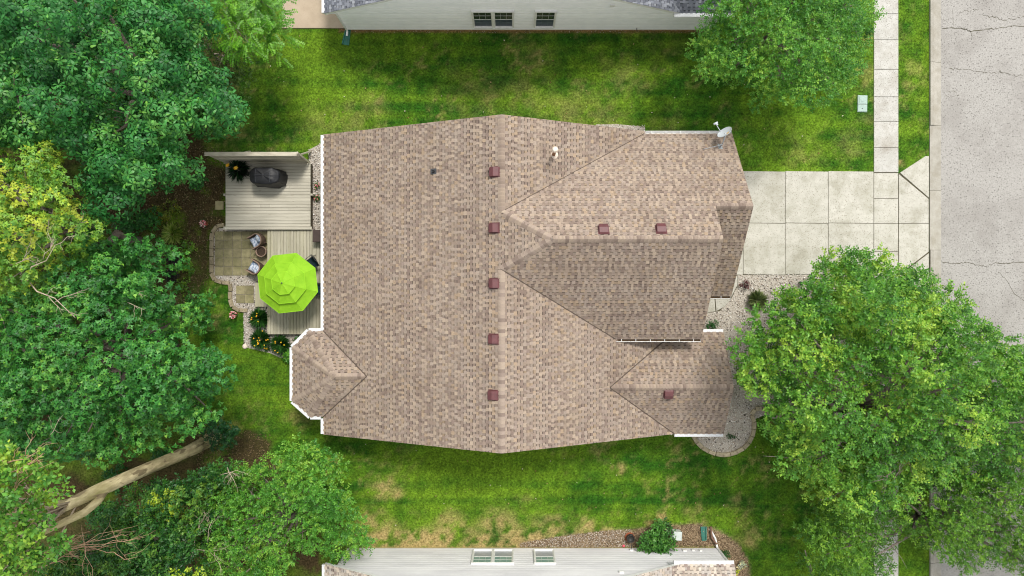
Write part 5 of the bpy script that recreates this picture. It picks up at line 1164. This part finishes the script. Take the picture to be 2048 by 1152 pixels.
def blades_plant(name, label, px, py, r, h, n, pal, leaf, cat='plant', flowers=None, group=None):
    x, y = XY(px, py, h * .4); t = thing(name, label, cat, (x, y, 0), group); a = NR.uniform(0, 6.283, n); rad = r * np.sqrt(NR.random(n)) * .75
    p = np.stack([x + np.cos(a) * rad * .5, y + np.sin(a) * rad * .5, NR.uniform(.02, h * .5, n)], 1); dr = np.stack([np.cos(a), np.sin(a), NR.uniform(.15, 1.1, n)], 1) + NR.normal(0, .25, (n, 3)); col = pal_mix(pal, NR.random(n)) * NR.uniform(.7, 1.3, (n, 1))
    leaves('foliage', p, dr, np.stack([-np.cos(a) * .5, -np.sin(a) * .5, np.ones(n)], 1), leaf * NR.uniform(.7, 1.2, n), col, 'blade', t)
    if flowers:
        m, cols, sz = flowers; K = 6; q = np.stack([x + NR.normal(0, r * .45, m), y + NR.normal(0, r * .45, m), NR.uniform(h * .95, h * 1.2, m)], 1); mb = MB()
        for w_ in q: mb.tube([(x + (w_[0] - x) * .3, y + (w_[1] - y) * .3, 0), tuple(w_)], .006, 4)
        mb.build('flower_stems', 'bark_grey', t); si = np.repeat(np.arange(m), K); ph = np.tile(np.arange(K), m) * 6.283 / K; dr = np.stack([np.cos(ph), np.sin(ph), np.full(m * K, .45)], 1); cc = np.array([lin(c_) for c_ in cols])[NR.integers(0, len(cols), m)][si]
        leaves('flowers', q[si], dr, np.tile([[0, 0, 1.]], (m * K, 1)), np.full(m * K, sz) * NR.uniform(.8, 1.2, m * K), cc, 'ovate', t, 'flower')['kind'] = 'stuff'
    return t
shrub('round_shrub', 'big round leafy shrub against the grey house wall', 1318, 1084, .9, 1.1, 'ovate', .13, 170, 7, [(40, 88, 34), (58, 112, 42), (80, 136, 52), (104, 156, 66)], 'twig', nclump=8)
shrub('boxwood', 'small dense green bush beside the grey house downspout', 1450, 1111, .27, .5, 'ovate', .05, 520, 7, [(22, 78, 26), (30, 98, 32), (44, 116, 40)], nclump=6)
shrub('white_flower_plant', 'small pale variegated plant on the mulch at the bottom', 1484, 1131, .22, .3, 'ovate', .1, 260, 5, [(150, 170, 130), (196, 206, 180), (226, 230, 214)], 'rosette', cat='plant', nclump=4)
shrub('yellow_plant', 'yellow green plant tucked by the grey house corner gutter', 1471, 1143, .18, .3, 'ovate', .09, 260, 5, [(120, 150, 30), (166, 186, 40), (190, 200, 60)], 'rosette', cat='plant', nclump=3)
shrub('barberry', 'dark red purple shrub in the front gravel bed', 1491, 570, .27, .4, 'ovate', .085, 240, 6, [(56, 30, 38), (80, 44, 50), (104, 66, 68), (70, 56, 50)], 'rosette', nclump=5)
blades_plant('tuft_grass', 'loose grey green grass tuft in the front gravel bed', 1515, 600, .4, .5, 420, [(104, 128, 76), (134, 150, 92), (156, 164, 116)], .42)
shrub('boxwood', 'small round green bush in the gravel beside the roof edge', 1425, 651, .3, .5, 'ovate', .05, 480, 7, [(26, 80, 26), (36, 102, 32), (54, 122, 44)], nclump=6)
shrub('boxwood', 'tiny green bush in the gravel by the shade tree crown', 1603, 567, .17, .3, 'ovate', .05, 620, 7, [(40, 96, 36), (52, 112, 44)], nclump=4)
shrub('small_plant', 'little green plant in the rounded front gravel bed', 1462, 874, .2, .2, 'ovate', .09, 110, 5, [(30, 76, 30), (46, 100, 40)], 'rosette', cat='plant', nclump=3)
for px, py, r, lab, nf in ((519, 637, .42, 'daylily clump beside the wooden step', 6), (521, 678, .44, 'daylily clump with most yellow blooms at the deck corner', 12), (560, 689, .36, 'daylily clump at the foot of the bay', 6)):
    blades_plant('daylily', lab, px, py, r, .55, 520, [(30, 70, 24), (46, 96, 34), (70, 120, 44)], .42, 'daylily', (nf, [(240, 200, 40), (236, 180, 40)], .042), 'daylilies in the back gravel bed')
blades_plant('daylily', 'low daylily with one fallen bloom on the gravel', 534, 696, .14, .2, 60, [(40, 80, 30), (60, 100, 40)], .2, 'daylily', (2, [(240, 190, 30)], .06), 'daylilies in the back gravel bed')
def pot_flowers(label, px, py):
    x, y = XY(px, py, .3); t = shrub('flower_pot', label, px, py, .2, .42, 'ovate', .07, 330, 6, [(40, 90, 40), (70, 116, 60)], cat='flower pot', flowers=(44, [(226, 130, 140), (236, 172, 176), (206, 104, 114), (240, 214, 208)], .036), nclump=4)
    MB().lathe([(.09, 0), (.13, .2), (.14, .22), (.12, .22), (.11, .18)], x, y, 18).build('pot', 'terracotta', t, True)
pot_flowers('pink flowers on the bare soil left of the patio', 407, 447); pot_flowers('pale pink flowers on the lawn beside the patio edging', 467, 629)
x, y = XY(485, 343, 1.0); PP = blades_plant('potted_lily', 'potted plant with long dark leaves and an orange bloom beside the grill', 484, 343, .36, .9, 230, [(10, 36, 18), (18, 52, 24), (34, 74, 34)], .5, 'potted plant', (3, [(244, 180, 40), (250, 200, 70)], .11))
MB().lathe([(.13, 0), (.18, .3), (.19, .32), (.16, .32), (.15, .26)], x, y, 20, ZU).build('pot', 'pot_dark', PP, True)
for o in PP.children:
    if o.name.startswith(('foliage', 'flower')): o.location.z += .45
shrub('hosta', 'bright green leafy plant under the bay roof gutter', 577, 712, .34, .4, 'ovate', .16, 150, 6, [(50, 112, 34), (80, 144, 46), (110, 168, 60)], 'rosette', cat='plant', nclump=5)
shrub('hosta', 'green leafy plant between the lower deck and the bay roof', 598, 680, .26, .4, 'ovate', .13, 160, 6, [(34, 92, 34), (50, 116, 44), (70, 136, 50)], 'rosette', cat='plant', nclump=4)
blades_plant('variegated_grass', 'striped yellow green grass clump under the back trees', 345, 468, .5, .5, 420, [(90, 136, 36), (160, 184, 76), (206, 216, 130)], .42)
for px, py, lab in ((345, 520, 'black foliage bush above its twin beside the maple crown'), (343, 549, 'black foliage bush below its twin beside the maple crown')):
    shrub('smoke_bush', lab, px, py, .36, .7, 'ovate', .08, 260, 7, [(18, 20, 24), (30, 30, 34), (42, 40, 44)], nclump=6, group='black bushes under the back trees')
k = 0
for px, py, r, lab in ((372, 500, .5, 'upper green ground cover mound by the soil path'), (370, 535, .45, 'middle green ground cover mound by the soil path'), (362, 570, .45, 'lower green ground cover mound by the soil path'), (320, 430, .55, 'yellowish ground cover under the tree gap'), (345, 415, .4, 'sparse ground cover in the tree gap')):
    shrub('ground_cover', lab, px, py, r, .3, 'ovate', .12, 90, 5, [(66, 116, 36), (100, 148, 46), (136, 170, 60)] if k < 3 else [(76, 106, 32), (112, 134, 42), (140, 146, 52)], 'rosette', cat='plant', nclump=6); k += 1

for px, py, r_, lab in UNDERSHRUBS:
    shrub('wild_shrub', 'low wild green shrub ' + lab, px, py, r_, .9, 'ovate', .13, 90, 7, [(30, 84, 34), (48, 112, 46), (72, 138, 56)], 'rosette', nclump=7, group='wild shrubs in the wood')
for px, py, lab in ((634, 372, 'pink flowering plant in the gravel strip beside the upper deck, nearer the privacy screen'), (635, 396, 'pink flowering plant in the gravel strip beside the upper deck, nearer the deck box')):
    shrub('flowering_plant', lab, px, py, .2, .25, 'ovate', .08, 150, 5, [(46, 96, 36), (80, 130, 50)], 'rosette', cat='plant', flowers=(10, [(220, 120, 130), (236, 170, 170)], .035), nclump=4)
for o in EMPT:
    if '_w' in o: del o['_w']
